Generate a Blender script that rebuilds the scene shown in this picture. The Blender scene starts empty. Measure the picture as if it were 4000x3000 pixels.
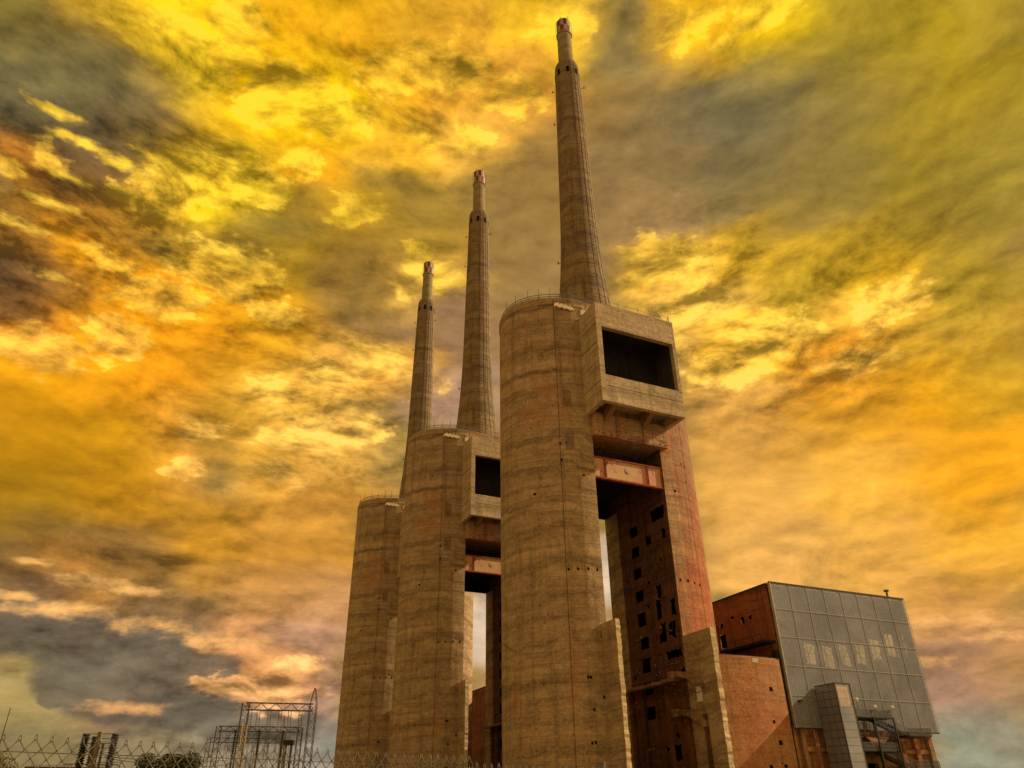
import bpy, bmesh, math, random
from mathutils import Vector, Matrix
random.seed(7)
S = bpy.context.scene
COL = S.collection
PI = math.pi
# ------------------------------------------------------------------ camera
F_PX, YAW, PITCH, ROLL = 2920.6, 0.4355, 0.524, -0.0152
CAM = Vector((-72.959, -116.694, 1.62))
fw = Vector((math.sin(YAW)*math.cos(PITCH), math.cos(YAW)*math.cos(PITCH), math.sin(PITCH)))
r0 = Vector((math.cos(YAW), -math.sin(YAW), 0)); u0 = r0.cross(fw)
rt = r0*math.cos(ROLL)+u0*math.sin(ROLL); up = -r0*math.sin(ROLL)+u0*math.cos(ROLL)
cd = bpy.data.cameras.new('camera'); cam = bpy.data.objects.new('camera', cd); COL.objects.link(cam)
m = Matrix(((rt.x, up.x, -fw.x), (rt.y, up.y, -fw.y), (rt.z, up.z, -fw.z))).to_4x4(); m.translation = CAM
cam.matrix_world = m
cd.sensor_fit = 'HORIZONTAL'; cd.sensor_width = 36; cd.lens = 36*F_PX/4000
cd.clip_start = 0.1; cd.clip_end = 12000
S.camera = cam
S.view_settings.view_transform = 'Standard'; S.view_settings.look = 'None'
S.view_settings.exposure = 0; S.view_settings.gamma = 1
S.render.film_transparent = False

def lin(c):
    return tuple(((v/255)/12.92 if v/255 <= 0.04045 else ((v/255+0.055)/1.055)**2.4) for v in c)

# ------------------------------------------------------------------ sun
SUN_B, SUN_E = math.radians(103), math.radians(33)
sd = bpy.data.lights.new('sun', 'SUN'); sun = bpy.data.objects.new('sun', sd); COL.objects.link(sun)
sdir = Vector((math.sin(SUN_B)*math.cos(SUN_E), math.cos(SUN_B)*math.cos(SUN_E), math.sin(SUN_E)))
sun.rotation_euler = sdir.to_track_quat('Z', 'Y').to_euler()
sun.location = (60, -60, 150)
sd.energy = 5.0; sd.angle = math.radians(0.6); sd.color = (1.0, 0.74, 0.44)

# ------------------------------------------------------------------ sky (world, by direction only)
W = bpy.data.worlds.new('World'); S.world = W; W.use_nodes = True
wt = W.node_tree; wt.nodes.clear(); WN = wt.nodes.new; WL = wt.links.new
def sky_dir(vx, vy):     # a bearing and height on the sky dome
    x, y = vx*4000/2212, vy*4000/2212
    return (rt*((x-2000)/F_PX)-up*((y-1500)/F_PX)+fw).normalized()
# patches of cloud colour over the dome: x, y, radius, weight, colour
CL = [
(80,50,170,1,(150,130,48)),(240,30,90,1.6,(225,173,40)),(420,60,150,1.3,(246,195,20)),(600,50,140,1.2,(243,181,22)),(770,40,140,1,(214,160,22)),
(960,50,150,1,(212,160,34)),(1210,20,100,2,(246,195,36)),(1335,70,80,1.8,(128,112,62)),(1500,60,110,1.6,(238,181,24)),(1650,40,110,1.6,(236,196,16)),
(1850,60,150,1,(165,142,42)),(2080,60,180,1,(172,146,32)),(2190,20,90,1,(140,120,60)),
(60,190,190,2.6,(98,92,56)),(260,190,150,2.4,(100,90,54)),(180,130,110,2,(106,98,60)),(360,230,110,1.3,(122,98,56)),(440,110,110,1.6,(255,215,8)),(600,190,120,1.4,(250,194,10)),
(700,235,110,2,(254,215,8)),(560,250,90,1.2,(246,187,18)),(850,150,120,1,(234,166,30)),(1010,130,120,1,(232,168,46)),(1120,215,100,1.2,(226,162,50)),
(1320,190,100,1.1,(150,120,56)),(1460,200,130,1.3,(124,110,66)),(1610,280,150,1.5,(112,104,70)),(1800,200,170,1,(142,122,50)),(2080,220,180,1,(164,138,36)),
(60,300,120,1.3,(104,88,56)),(250,320,120,1.7,(110,82,44)),(430,300,90,1.2,(190,150,24)),(560,340,90,1.2,(160,134,32)),(700,320,90,1.4,(226,162,22)),
(860,300,90,1.4,(240,181,50)),(1010,298,80,1.6,(236,182,60)),(1150,340,130,1,(152,120,58)),(1370,330,160,1,(142,116,66)),(1580,380,150,1.2,(128,112,64)),
(1780,340,170,1,(134,116,58)),(1980,320,180,1,(152,130,44)),(2160,330,150,1,(160,140,60)),
(50,350,70,2,(228,145,28)),(190,400,110,2.6,(100,72,38)),(320,370,80,1.3,(128,94,42)),(430,405,100,2.4,(255,206,8)),(320,440,80,2,(250,181,14)),(540,380,80,2.2,(255,212,20)),
(650,350,70,1.8,(228,162,30)),(560,460,120,2.4,(122,102,38)),(400,500,110,2.2,(118,98,38)),(770,450,90,1.3,(192,150,40)),(900,420,110,1,(150,122,44)),(930,520,90,1.2,(170,134,42)),(1140,450,140,1,(150,120,60)),
(1400,470,150,1,(150,120,70)),(1700,450,170,1,(142,120,54)),(2000,470,170,1,(156,132,50)),
(60,470,90,1.2,(156,108,34)),(40,590,90,2,(106,76,40)),(100,650,80,2.2,(112,80,40)),(200,535,90,1.5,(232,156,20)),(330,510,100,1.6,(124,102,40)),(480,580,100,1.5,(238,173,30)),
(340,620,110,1.2,(242,164,20)),(620,560,110,1.1,(160,126,32)),(790,570,130,1.1,(146,114,44)),(930,600,60,2.6,(242,188,76)),(1140,600,130,1,(152,122,66)),
(1430,570,80,2.2,(238,184,70)),(1610,560,110,1.1,(212,166,40)),(1790,560,110,1.1,(206,164,36)),(1950,550,90,1.6,(224,173,28)),(2110,610,110,1,(166,138,42)),
(60,720,90,1.3,(228,141,30)),(200,730,120,1.2,(244,162,18)),(420,700,120,1.2,(236,156,20)),(610,690,110,1.1,(200,142,24)),(750,690,120,1.2,(138,108,50)),(850,720,90,1,(148,116,64)),
(980,720,110,1,(156,120,80)),(1500,660,90,2,(242,190,90)),(1700,640,110,1.2,(168,138,42)),(1910,640,80,2.2,(242,182,70)),(2110,720,120,1,(188,148,50)),
(90,810,120,1.3,(250,173,20)),(310,800,120,1.1,(238,156,24)),(500,790,110,1.2,(184,130,26)),(740,785,80,2,(238,178,84)),(860,790,80,1.6,(228,168,74)),(600,850,80,2,(242,186,80)),
(980,850,110,1,(170,136,106)),(1620,760,90,2,(248,188,60)),(1800,790,100,1.3,(224,152,40)),(1960,750,90,1.2,(192,146,40)),(2120,830,120,1,(204,160,38)),
(80,950,130,1.2,(184,130,12)),(280,940,110,1.1,(200,144,20)),(420,925,60,2,(230,160,56)),(700,945,90,2,(240,184,92)),(560,920,90,1.1,(176,132,40)),
(1600,900,120,1,(204,152,80)),(1800,880,120,1,(206,146,40)),(2020,880,120,1.1,(228,158,20)),(2170,960,120,1.1,(236,164,28)),
(80,1080,130,1.4,(162,120,20)),(290,1050,110,1.2,(182,128,20)),(410,1010,60,1.6,(222,158,60)),(610,1020,70,1.8,(228,168,70)),(720,1090,110,1,(192,138,62)),
(1640,1040,140,1.2,(228,172,92)),(1860,1030,130,1.2,(238,178,76)),(2090,1060,120,1.2,(238,166,30)),
(30,1215,50,1.8,(212,142,52)),(90,1150,100,1.6,(106,86,50)),(200,1250,60,1.6,(206,140,58)),(310,1180,100,1.3,(136,102,46)),(470,1170,120,1,(194,138,42)),(660,1190,120,1,(206,146,62)),
(1650,1200,140,1.2,(234,178,106)),(1900,1180,130,1.2,(232,174,90)),(2120,1160,120,1.2,(242,178,60)),
(60,1290,80,1.3,(124,94,58)),(250,1320,90,1.2,(130,100,60)),(400,1400,80,1,(128,106,76)),(420,1310,90,1.2,(146,112,60)),(590,1290,100,1.1,(186,136,72)),(710,1300,100,1,(194,144,88)),(2080,1290,90,1.1,(186,136,62)),
(2000,1330,80,1,(216,158,80)),(180,1460,60,.6,(120,110,84)),(390,1440,60,.8,(150,120,84)),(510,1420,60,1.4,(206,146,86)),(570,1490,60,2.2,(238,168,92)),(690,1410,80,1.1,(170,128,96)),
(460,1485,50,1.8,(228,160,88)),(2060,1420,80,1.1,(158,120,84)),(2170,1400,80,1.1,(190,140,80)),(30,1500,100,2.2,(168,148,86)),(140,1560,70,1.8,(158,140,86)),(270,1535,45,1.6,(182,132,88)),
(360,1555,70,1.3,(112,104,90)),(510,1560,80,1.3,(118,108,94)),(650,1540,80,1.2,(154,122,102)),(2080,1500,80,1.3,(164,128,100)),(2160,1570,80,1.2,(138,134,106)),
(60,1630,110,1.4,(136,126,86)),(300,1620,110,1.4,(146,132,94)),(520,1630,110,1.4,(138,128,100)),(710,1620,80,1.5,(134,132,118)),(2100,1630,100,1.4,(132,138,116)),
(1020,1350,100,1.5,(214,190,160)),(1305,1240,90,1.4,(212,190,160)),(850,1470,50,1.,(214,192,160)),(1015,1080,110,1.,(190,150,104)),(1300,900,150,1,(176,140,90)),(1250,1550,200,1,(190,150,110)),
]
KR = .66
# single sunlit cloud puffs: x, y, half width
PUFFS = [(320,445,85),(400,415,100),(500,385,115),(560,375,60),(450,110,130),(380,85,80),(620,190,110),(700,240,110),(560,235,70),(240,25,70),(530,50,90),(850,150,100),(1000,150,90),(1120,215,80),(1215,20,80),(1260,60,40),
(1490,50,80),(1650,30,90),(1570,95,50),(1150,75,35),(1010,298,55),(900,295,50),(650,350,60),(480,585,130),(330,640,100),(230,560,70),(600,680,60),(770,455,60),(935,600,80),(870,630,40),(905,535,38),(1430,560,95),(1365,600,45),(1510,655,85),
(1650,735,120),(1560,790,90),(1945,640,85),(1830,780,80),(1790,795,40),(1890,690,60),(800,775,90),(700,800,70),(585,845,60),(690,940,110),(610,950,60),(800,925,70),(425,925,70),(960,830,30),(400,1012,50),(610,1022,65),
(95,340,60),(35,365,50),(570,1490,105),(470,1485,60),
(640,1440,60),(90,760,120),(240,730,100)]
# how broken up the cloud is: x, y, radius, amount
HL = [(300,430,260,.9),(130,330,160,1.),(130,560,160,.95),(60,660,120,.9),(440,120,200,.45),(650,230,220,.45),(950,200,200,.55),(1480,100,260,.45),(1500,600,160,.9),(1550,740,180,.9),(1940,640,150,.85),
(1780,760,180,.7),(720,790,200,.9),(650,920,200,.7),(400,930,150,.6),(350,590,200,.75),(200,1260,150,.95),(300,1330,200,.7),(550,1480,160,.8),(300,1550,150,.5),(100,170,220,.12),(1550,280,280,.12),(1850,250,260,.2),(1300,430,300,.12),(700,560,180,.2),
(850,700,180,.1),(1900,1050,300,.3),(1700,1180,200,.2),(500,1150,250,.2),(150,950,250,.2),(250,1430,200,.15),(2080,1500,200,.3),(100,1600,200,.1),(2000,450,250,.2),(900,600,90,.8),(130,800,170,.05),(400,720,110,.1),(1650,1080,170,.03),(1850,1020,170,.05),(2050,980,150,.08),(120,1060,160,.06),(1480,950,120,.05)]
tc = WN('ShaderNodeTexCoord')
def vmath(op, a, b=None, c=None):
    n = WN('ShaderNodeVectorMath'); n.operation = op
    for i, v in enumerate((a, b, c)):
        if v is None: continue
        if hasattr(v, 'is_linked'): WL(v, n.inputs[i])
        else: n.inputs[i].default_value = v
    return n.outputs[0]
def wmath(op, a, b=None, c=None, clamp=False):
    n = WN('ShaderNodeMath'); n.operation = op; n.use_clamp = clamp
    for i, v in enumerate((a, b, c)):
        if v is None: continue
        if hasattr(v, 'is_linked'): WL(v, n.inputs[i])
        else: n.inputs[i].default_value = v
    return n.outputs[0]
def wnoise(vec, scale, det, rough, dist=0.0):
    n = WN('ShaderNodeTexNoise'); n.inputs['Scale'].default_value = scale; n.inputs['Detail'].default_value = det
    n.inputs['Roughness'].default_value = rough; n.inputs['Distortion'].default_value = dist
    WL(vec, n.inputs['Vector']); return n
# the patches are blended into rows of colour round the dome, one row every two degrees of height
import numpy as np
cen = np.array([sky_dir(c[0], c[1]) for c in CL]); rad = np.array([c[2]*KR/960.0 for c in CL]); wgt = np.array([c[3] for c in CL])
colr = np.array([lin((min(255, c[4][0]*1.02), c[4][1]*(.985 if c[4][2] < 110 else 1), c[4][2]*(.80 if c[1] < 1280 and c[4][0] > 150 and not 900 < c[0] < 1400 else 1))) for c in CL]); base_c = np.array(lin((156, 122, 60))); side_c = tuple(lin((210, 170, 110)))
hcen = np.array([sky_dir(c[0], c[1]) for c in HL]); hrad = np.array([c[2]*.8/960.0 for c in HL]); hval = np.array([c[3] for c in HL])
def sky_at(d):
    df = cen-d; df[:, 2] *= 1.25
    g = np.clip(1-np.sqrt((df**2).sum(1))/rad, 0, 1)**2*wgt
    s_ = g.sum()+.012
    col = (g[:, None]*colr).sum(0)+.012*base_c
    dh = np.sqrt(((hcen-d)**2).sum(1)); gh = np.clip(1-dh/hrad, 0, 1)
    return col/s_, float((gh*hval).sum()/(gh.sum()+.25)+.16*.25/(gh.sum()+.25))
D0 = vmath('NORMALIZE', tc.outputs['Generated'])
DS = vmath('MULTIPLY', D0, (1, 1, 2.2))
n1 = wnoise(DS, 5, 2, 0.5); n2 = wnoise(DS, 14, 5, 0.62)
w1 = vmath('MULTIPLY', vmath('SUBTRACT', n1.outputs['Color'], (.5, .5, .5)), (.09, .09, .05))
w2 = vmath('MULTIPLY', vmath('SUBTRACT', n2.outputs['Color'], (.5, .5, .5)), (.060, .060, .034))
DW = vmath('ADD', vmath('ADD', D0, w1), w2)
sp_ = WN('ShaderNodeSeparateXYZ'); WL(DW, sp_.inputs[0])
az = wmath('ARCTAN2', sp_.outputs[0], sp_.outputs[1])
hyp = wmath('SQRT', wmath('ADD', wmath('MULTIPLY', sp_.outputs[0], sp_.outputs[0]), wmath('MULTIPLY', sp_.outputs[1], sp_.outputs[1])))
el = wmath('ARCTAN2', sp_.outputs[2], hyp)
azn = wmath('MULTIPLY_ADD', az, 1/(2*PI), .5)
NROW = 30; E0, E1 = math.radians(0), math.radians(62)
prev_c = prev_a = None
for j in range(NROW):
    e = E0+(E1-E0)*j/(NROW-1)
    half = 37+max(0, math.degrees(e)-12)*.62
    rp = WN('ShaderNodeValToRGB'); cr = rp.color_ramp; cr.interpolation = 'EASE'
    azs = [math.degrees(YAW)-half+2*half*i/29 for i in range(30)]
    els = cr.elements; 
    cr.interpolation = 'LINEAR'
    vals = []
    for a_ in azs:
        A_ = math.radians(a_); d = np.array([math.sin(A_)*math.cos(e), math.cos(A_)*math.cos(e), math.sin(e)])
        vals.append(((A_)/(2*PI)+.5, *sky_at(d)))
    els[0].position = 0; els[0].color = (*side_c, .3); els[1].position = 1; els[1].color = (*side_c, .3)  # unseen sky outside the view, brightened to add fill on the towers
    for pos, c_, h_ in vals:
        el_ = els.new(min(.999, max(.001, pos))); el_.color = (*c_, h_)
    WL(azn, rp.inputs[0])
    if prev_c is None: prev_c, prev_a = rp.outputs['Color'], rp.outputs['Alpha']
    else:
        step = (E1-E0)/(NROW-1)
        f_ = WN('ShaderNodeMapRange'); f_.interpolation_type = 'SMOOTHSTEP'; f_.inputs[1].default_value = e-step; f_.inputs[2].default_value = e; WL(el, f_.inputs[0])
        mx_ = WN('ShaderNodeMix'); mx_.data_type = 'RGBA'; WL(f_.outputs[0], mx_.inputs[0]); WL(prev_c, mx_.inputs[6]); WL(rp.outputs['Color'], mx_.inputs[7]); prev_c = mx_.outputs[2]
        ma_ = WN('ShaderNodeMix'); ma_.data_type = 'FLOAT'; WL(f_.outputs[0], ma_.inputs[0]); WL(prev_a, ma_.inputs[2]); WL(rp.outputs['Alpha'], ma_.inputs[3]); prev_a = ma_.outputs[0]
base, amt = prev_c, prev_a
# billows: fine structure in the clouds, lit from above
pw = vmath('ADD', DS, w1)
b1 = wnoise(pw, 7.5, 9, 0.62, 0.1)
b1u = wnoise(vmath('ADD', pw, (-.008, .0, .024)), 7.5, 9, 0.62, 0.1)
b2 = wnoise(vmath('MULTIPLY', vmath('ADD', D0, w2), (1, 1, 2.0)), 14, 8, 0.57, 0.1)
rel = wmath('SUBTRACT', b1.outputs['Fac'], b1u.outputs['Fac'])
k = wmath('ADD', wmath('MULTIPLY', wmath('SUBTRACT', b1.outputs['Fac'], .5), 1.6), wmath('MULTIPLY', wmath('SUBTRACT', b2.outputs['Fac'], .5), 1.35))
k = wmath('MULTIPLY_ADD', rel, 7.5, k)
mul = wmath('MAXIMUM', wmath('MULTIPLY_ADD', k, wmath('MULTIPLY_ADD', amt, 1.05, .05), 1.05), .45)
# puffs with ragged edges
PS = 2.1
DPn = vmath('MULTIPLY', vmath('ADD', D0, vmath('MULTIPLY', w2, (.8, .8, .9))), (1, 1, PS))
M_ = None
for (x, y, hw) in PUFFS:
    d = sky_dir(x, y); R = hw*1.5/1615.0*(.35+.65*d.dot(fw)**2)
    dn = WN('ShaderNodeVectorMath'); dn.operation = 'DISTANCE'; WL(DPn, dn.inputs[0]); dn.inputs[1].default_value = (d.x, d.y, d.z*PS)
    pk_ = min(1.0, .60+hw/130)
    f_ = wmath('MULTIPLY_ADD', dn.outputs['Value'], -pk_/R, pk_)
    M_ = f_ if M_ is None else wmath('MAXIMUM', M_, f_)
pm = wmath('ADD', M_, wmath('MULTIPLY', wmath('SUBTRACT', b2.outputs['Fac'], .5), 1.25))
b3 = wnoise(vmath('MULTIPLY', D0, (1, 1, 2.2)), 38, 3, 0.6, 0.0)
pm = wmath('ADD', pm, wmath('MULTIPLY', wmath('SUBTRACT', b3.outputs['Fac'], .5), 1.3))
pr_ = WN('ShaderNodeMapRange'); pr_.interpolation_type = 'SMOOTHSTEP'; pr_.inputs[1].default_value = .30; pr_.inputs[2].default_value = .60; pr_.inputs[4].default_value = .80; WL(pm, pr_.inputs[0])
elf = WN('ShaderNodeMapRange'); elf.inputs[1].default_value = .12; elf.inputs[2].default_value = .72; WL(el, elf.inputs[0])
pc = WN('ShaderNodeMix'); pc.data_type = 'RGBA'; WL(elf.outputs[0], pc.inputs[0]); pc.inputs[6].default_value = (.78, .38, .13, 1); pc.inputs[7].default_value = (.92, .56, .035, 1)
pb = vmath('MULTIPLY_ADD', base, (.45, .45, .45), vmath('MULTIPLY', pc.outputs[2], (.62, .62, .62)))
# slate cloud bank low in the sky
K_ = None
for (x, y, hw) in ((50,1350,120),(-40,1330,100),(210,1400,130),(330,1430,120),(170,1470,90),(125,1505,42),(270,1505,110),(400,1530,100),(520,1560,90),(620,1570,70),(450,1440,60)):
    d = sky_dir(x, y); R = hw*1.35/1615.0*(.35+.65*d.dot(fw)**2)
    dn = WN('ShaderNodeVectorMath'); dn.operation = 'DISTANCE'; WL(DPn, dn.inputs[0]); dn.inputs[1].default_value = (d.x, d.y, d.z*PS)
    f_ = wmath('MULTIPLY_ADD', dn.outputs['Value'], -1/R, 1.0); K_ = f_ if K_ is None else wmath('MAXIMUM', K_, f_)
K_ = wmath('ADD', K_, wmath('MULTIPLY', wmath('SUBTRACT', b1.outputs['Fac'], .5), .7))
kr = WN('ShaderNodeMapRange'); kr.interpolation_type = 'SMOOTHSTEP'; kr.inputs[1].default_value = -.02; kr.inputs[2].default_value = .34; kr.inputs[4].default_value = .84; WL(K_, kr.inputs[0])
km = WN('ShaderNodeMix'); km.data_type = 'RGBA'; WL(kr.outputs[0], km.inputs[0]); WL(base, km.inputs[6]); km.inputs[7].default_value = (*lin((100, 90, 74)), 1); base = km.outputs[2]
pmix = WN('ShaderNodeMix'); pmix.data_type = 'RGBA'; WL(pr_.outputs[0], pmix.inputs[0]); WL(base, pmix.inputs[6]); WL(pb, pmix.inputs[7])
# long thin wisps
QS = 5.5
DQ = vmath('MULTIPLY', vmath('ADD', D0, vmath('MULTIPLY', w2, (.9, .9, .35))), (1, 1, QS)); Q_ = None
for (x, y, hw) in ((60,1213,50),(190,1252,95),(280,1274,70),(20,1285,60),(120,1315,120),(330,1352,90),(470,1386,110),(270,1530,80),(560,1492,150),(170,300,60),(120,240,60),(340,342,60),(250,346,60),(110,440,60),(60,490,60),(120,600,60),(2060,1343,110),(2150,1375,70),(2010,1425,70),(150,380,50),(640,1440,90)):
    d = sky_dir(x, y); R = hw*1.5/1615.0*(.35+.65*d.dot(fw)**2)
    dn = WN('ShaderNodeVectorMath'); dn.operation = 'DISTANCE'; WL(DQ, dn.inputs[0]); dn.inputs[1].default_value = (d.x, d.y, d.z*QS)
    f_ = wmath('MULTIPLY_ADD', dn.outputs['Value'], -1/R, 1.0); Q_ = f_ if Q_ is None else wmath('MAXIMUM', Q_, f_)
Q_ = wmath('ADD', Q_, wmath('MULTIPLY', wmath('SUBTRACT', b3.outputs['Fac'], .5), 1.6))
qr = WN('ShaderNodeMapRange'); qr.interpolation_type = 'SMOOTHSTEP'; qr.inputs[1].default_value = .15; qr.inputs[2].default_value = .95; qr.inputs[4].default_value = .85; WL(Q_, qr.inputs[0])
qm = WN('ShaderNodeMix'); qm.data_type = 'RGBA'; WL(qr.outputs[0], qm.inputs[0]); WL(pmix.outputs[2], qm.inputs[6]); WL(pc.outputs[2], qm.inputs[7]); pmix = qm
mul = wmath('MULTIPLY', mul, wmath('MULTIPLY_ADD', wmath('MULTIPLY', pr_.outputs[0], rel), 3.0, 1.0))
sc = WN('ShaderNodeVectorMath'); sc.operation = 'SCALE'; WL(pmix.outputs[2], sc.inputs[0]); WL(mul, sc.inputs['Scale'])
skyc = sc.outputs[0]
skyc = vmath('MINIMUM', skyc, (.99, .76, .70))
st = WN('ShaderNodeTexSky'); st.sky_type = 'NISHITA'; st.sun_disc = False; st.sun_elevation = SUN_E; st.sun_rotation = SUN_B
skyadd = WN('ShaderNodeVectorMath'); skyadd.operation = 'MULTIPLY_ADD'
WL(st.outputs[0], skyadd.inputs[0]); skyadd.inputs[1].default_value = (.002, .0012, .0006); WL(skyc, skyadd.inputs[2])
bg = WN('ShaderNodeBackground'); bg.inputs['Strength'].default_value = 1.0; WL(skyadd.outputs[0], bg.inputs['Color'])
wo = WN('ShaderNodeOutputWorld'); WL(bg.outputs[0], wo.inputs['Surface'])
W.cycles.sampling_method = 'MANUAL'; W.cycles.sample_map_resolution = 512
S.cycles.max_bounces = 6; S.cycles.diffuse_bounces = 3

# ------------------------------------------------------------------ materials
def newmat(name):
    mt = bpy.data.materials.new(name); mt.use_nodes = True
    nt = mt.node_tree; b = nt.nodes['Principled BSDF']; return mt, nt, b
def N(nt, t, **kw):
    n = nt.nodes.new(t)
    for k_, v in kw.items(): setattr(n, k_, v)
    return n
def noise(nt, vec, sc3, scale, det=5, rough=.6, dist=0):
    mp = N(nt, 'ShaderNodeMapping'); mp.inputs['Scale'].default_value = sc3; nt.links.new(vec, mp.inputs[0])
    n = N(nt, 'ShaderNodeTexNoise'); n.inputs['Scale'].default_value = scale; n.inputs['Detail'].default_value = det
    n.inputs['Roughness'].default_value = rough; n.inputs['Distortion'].default_value = dist
    nt.links.new(mp.outputs[0], n.inputs['Vector']); return n.outputs['Fac']
def ramp(nt, fac, a, b, lo=0., hi=1.):
    n = N(nt, 'ShaderNodeMapRange'); n.inputs[1].default_value = a; n.inputs[2].default_value = b
    n.inputs[3].default_value = lo; n.inputs[4].default_value = hi; nt.links.new(fac, n.inputs[0]); return n.outputs[0]
def mix(nt, fac, a, b, mode='MIX'):
    n = N(nt, 'ShaderNodeMix', data_type='RGBA', blend_type=mode)
    for i, v in ((0, fac), (6, a), (7, b)):
        if hasattr(v, 'is_linked'): nt.links.new(v, n.inputs[i])
        elif i == 0: n.inputs[0].default_value = v
        else: n.inputs[i].default_value = (*v, 1)
    return n.outputs[2]
def concrete(name, c1, c2, dark, rust=None, rust_amt=0., lift=1.7, streak=.5, band=.7, grain=.35, dots=.5, above=None):
    mt, nt, b = newmat(name); tcn = N(nt, 'ShaderNodeTexCoord').outputs['Object']
    big = noise(nt, tcn, (1, 1, .8), .07, 4, .6, .5)
    col = mix(nt, ramp(nt, big, .35, .65), c1, c2)
    bn = noise(nt, tcn, (.03, .03, .36), .62, 7, .66, 1.2)           # casting lifts
    wz = N(nt, 'ShaderNodeSeparateXYZ'); nt.links.new(tcn, wz.inputs[0])
    wv = N(nt, 'ShaderNodeMath', operation='MULTIPLY_ADD'); nt.links.new(noise(nt, tcn, (1, 1, .4), .09, 3, .5), wv.inputs[0]); wv.inputs[1].default_value = 9; nt.links.new(wz.outputs[2], wv.inputs[2])
    n1d = N(nt, 'ShaderNodeTexNoise', noise_dimensions='1D'); n1d.inputs['Scale'].default_value = .32; n1d.inputs['Detail'].default_value = 4; n1d.inputs['Roughness'].default_value = .62; nt.links.new(wv.outputs[0], n1d.inputs['W'])
    pm_ = N(nt, 'ShaderNodeMath', operation='MULTIPLY'); nt.links.new(ramp(nt, n1d.outputs['Fac'], .50, .62, 0, band), pm_.inputs[0]); nt.links.new(ramp(nt, bn, .36, .56), pm_.inputs[1])
    col = mix(nt, pm_.outputs[0], col, dark)
    pl_ = N(nt, 'ShaderNodeMath', operation='MULTIPLY'); nt.links.new(ramp(nt, n1d.outputs['Fac'], .47, .40, 0, .55), pl_.inputs[0]); nt.links.new(ramp(nt, bn, .60, .44), pl_.inputs[1])
    col = mix(nt, pl_.outputs[0], col, tuple(min(1, v*1.35) for v in c2))
    bn3 = noise(nt, tcn, (.05, .05, 1.1), .7, 6, .65, .6)
    col = mix(nt, ramp(nt, bn3, .50, .68, 0, band*.8), col, dark)
    bn2 = noise(nt, tcn, (.02, .02, 1), 1.8, 4, .6)
    col = mix(nt, ramp(nt, bn2, .35, .7, 0, .35), col, tuple(min(1, v*1.5) for v in c2))
    st_ = noise(nt, tcn, (1, 1, .045), .9, 5, .65)                   # rain streaks
    col = mix(nt, ramp(nt, st_, .52, .68, 0, streak), col, dark)
    if rust:
        rn = noise(nt, tcn, (1, 1, .3), .12, 6, .62, .8)
        col = mix(nt, ramp(nt, rn, .62-rust_amt, .70-rust_amt*.5, 0, .85), col, rust)
    if above:                                                        # the stain starts below a ragged height
        sz = N(nt, 'ShaderNodeSeparateXYZ'); nt.links.new(tcn, sz.inputs[0])
        ja = N(nt, 'ShaderNodeMath', operation='MULTIPLY_ADD'); nt.links.new(big, ja.inputs[0]); ja.inputs[1].default_value = 60; nt.links.new(sz.outputs[2], ja.inputs[2])
        col = mix(nt, ramp(nt, ja.outputs[0], 78, 104), col, above)
    bl = noise(nt, tcn, (1, 1, 1), .45, 8, .72)
    col = mix(nt, ramp(nt, bl, .44, .66, .0, .5), col, dark)
    # thin joint lines between lifts
    sx = N(nt, 'ShaderNodeSeparateXYZ'); nt.links.new(tcn, sx.inputs[0])
    fr = N(nt, 'ShaderNodeMath', operation='PINGPONG'); nt.links.new(sx.outputs[2], fr.inputs[0]); fr.inputs[1].default_value = lift/2
    ln = ramp(nt, fr.outputs[0], .0, .09, .45, 0)
    lm = N(nt, 'ShaderNodeMath', operation='MULTIPLY'); nt.links.new(ln, lm.inputs[0]); nt.links.new(ramp(nt, noise(nt, tcn, (1, 1, 1), .25, 4), .42, .6), lm.inputs[1])
    col = mix(nt, lm.outputs[0], col, tuple(v*.35 for v in dark))
    # form tie holes / pocks
    vo = N(nt, 'ShaderNodeTexVoronoi'); vo.inputs['Scale'].default_value = .55; nt.links.new(tcn, vo.inputs['Vector'])
    col = mix(nt, ramp(nt, vo.outputs['Distance'], .07, .13, dots, 0), col, tuple(v*.15 for v in dark))
    gr = noise(nt, tcn, (1, 1, 1.3), 2.1, 4, .85)
    col = mix(nt, ramp(nt, gr, .48, .68, 0, grain), col, tuple(min(1, v*1.9) for v in c2))
    gr2 = noise(nt, tcn, (1.3, 1.1, 1.7), 1.6, 5, .85)
    col = mix(nt, ramp(nt, gr2, .48, .72, 0, grain), col, tuple(v*.3 for v in dark))
    nt.links.new(col, b.inputs['Base Color']); b.inputs['Roughness'].default_value = .92; b.inputs['Specular IOR Level'].default_value = .15
    bp = N(nt, 'ShaderNodeBump'); bp.inputs['Strength'].default_value = .7; bp.inputs['Distance'].default_value = .25
    ad = N(nt, 'ShaderNodeMath', operation='ADD'); nt.links.new(bl, ad.inputs[0]); nt.links.new(bn, ad.inputs[1])
    nt.links.new(ad.outputs[0], bp.inputs['Height']); nt.links.new(bp.outputs[0], b.inputs['Normal'])
    return mt
def plain(name, c, rough=.6, metal=0., var=.3, scale=3., spec=.3):
    mt, nt, b = newmat(name); tcn = N(nt, 'ShaderNodeTexCoord').outputs['Object']
    nz = noise(nt, tcn, (1, 1, .6), scale, 6, .65)
    col = mix(nt, ramp(nt, nz, .35, .7, 0, 1), tuple(v*(1-var) for v in c), tuple(min(1, v*(1+var)) for v in c))
    nt.links.new(col, b.inputs['Base Color']); b.inputs['Roughness'].default_value = rough; b.inputs['Metallic'].default_value = metal
    b.inputs['Specular IOR Level'].default_value = spec
    return mt
M = {}
M['shell'] = concrete('shell_concrete', (.385, .27, .15), (.45, .335, .20), (.125, .088, .048), (.42, .19, .085), .02, band=.85)
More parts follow.
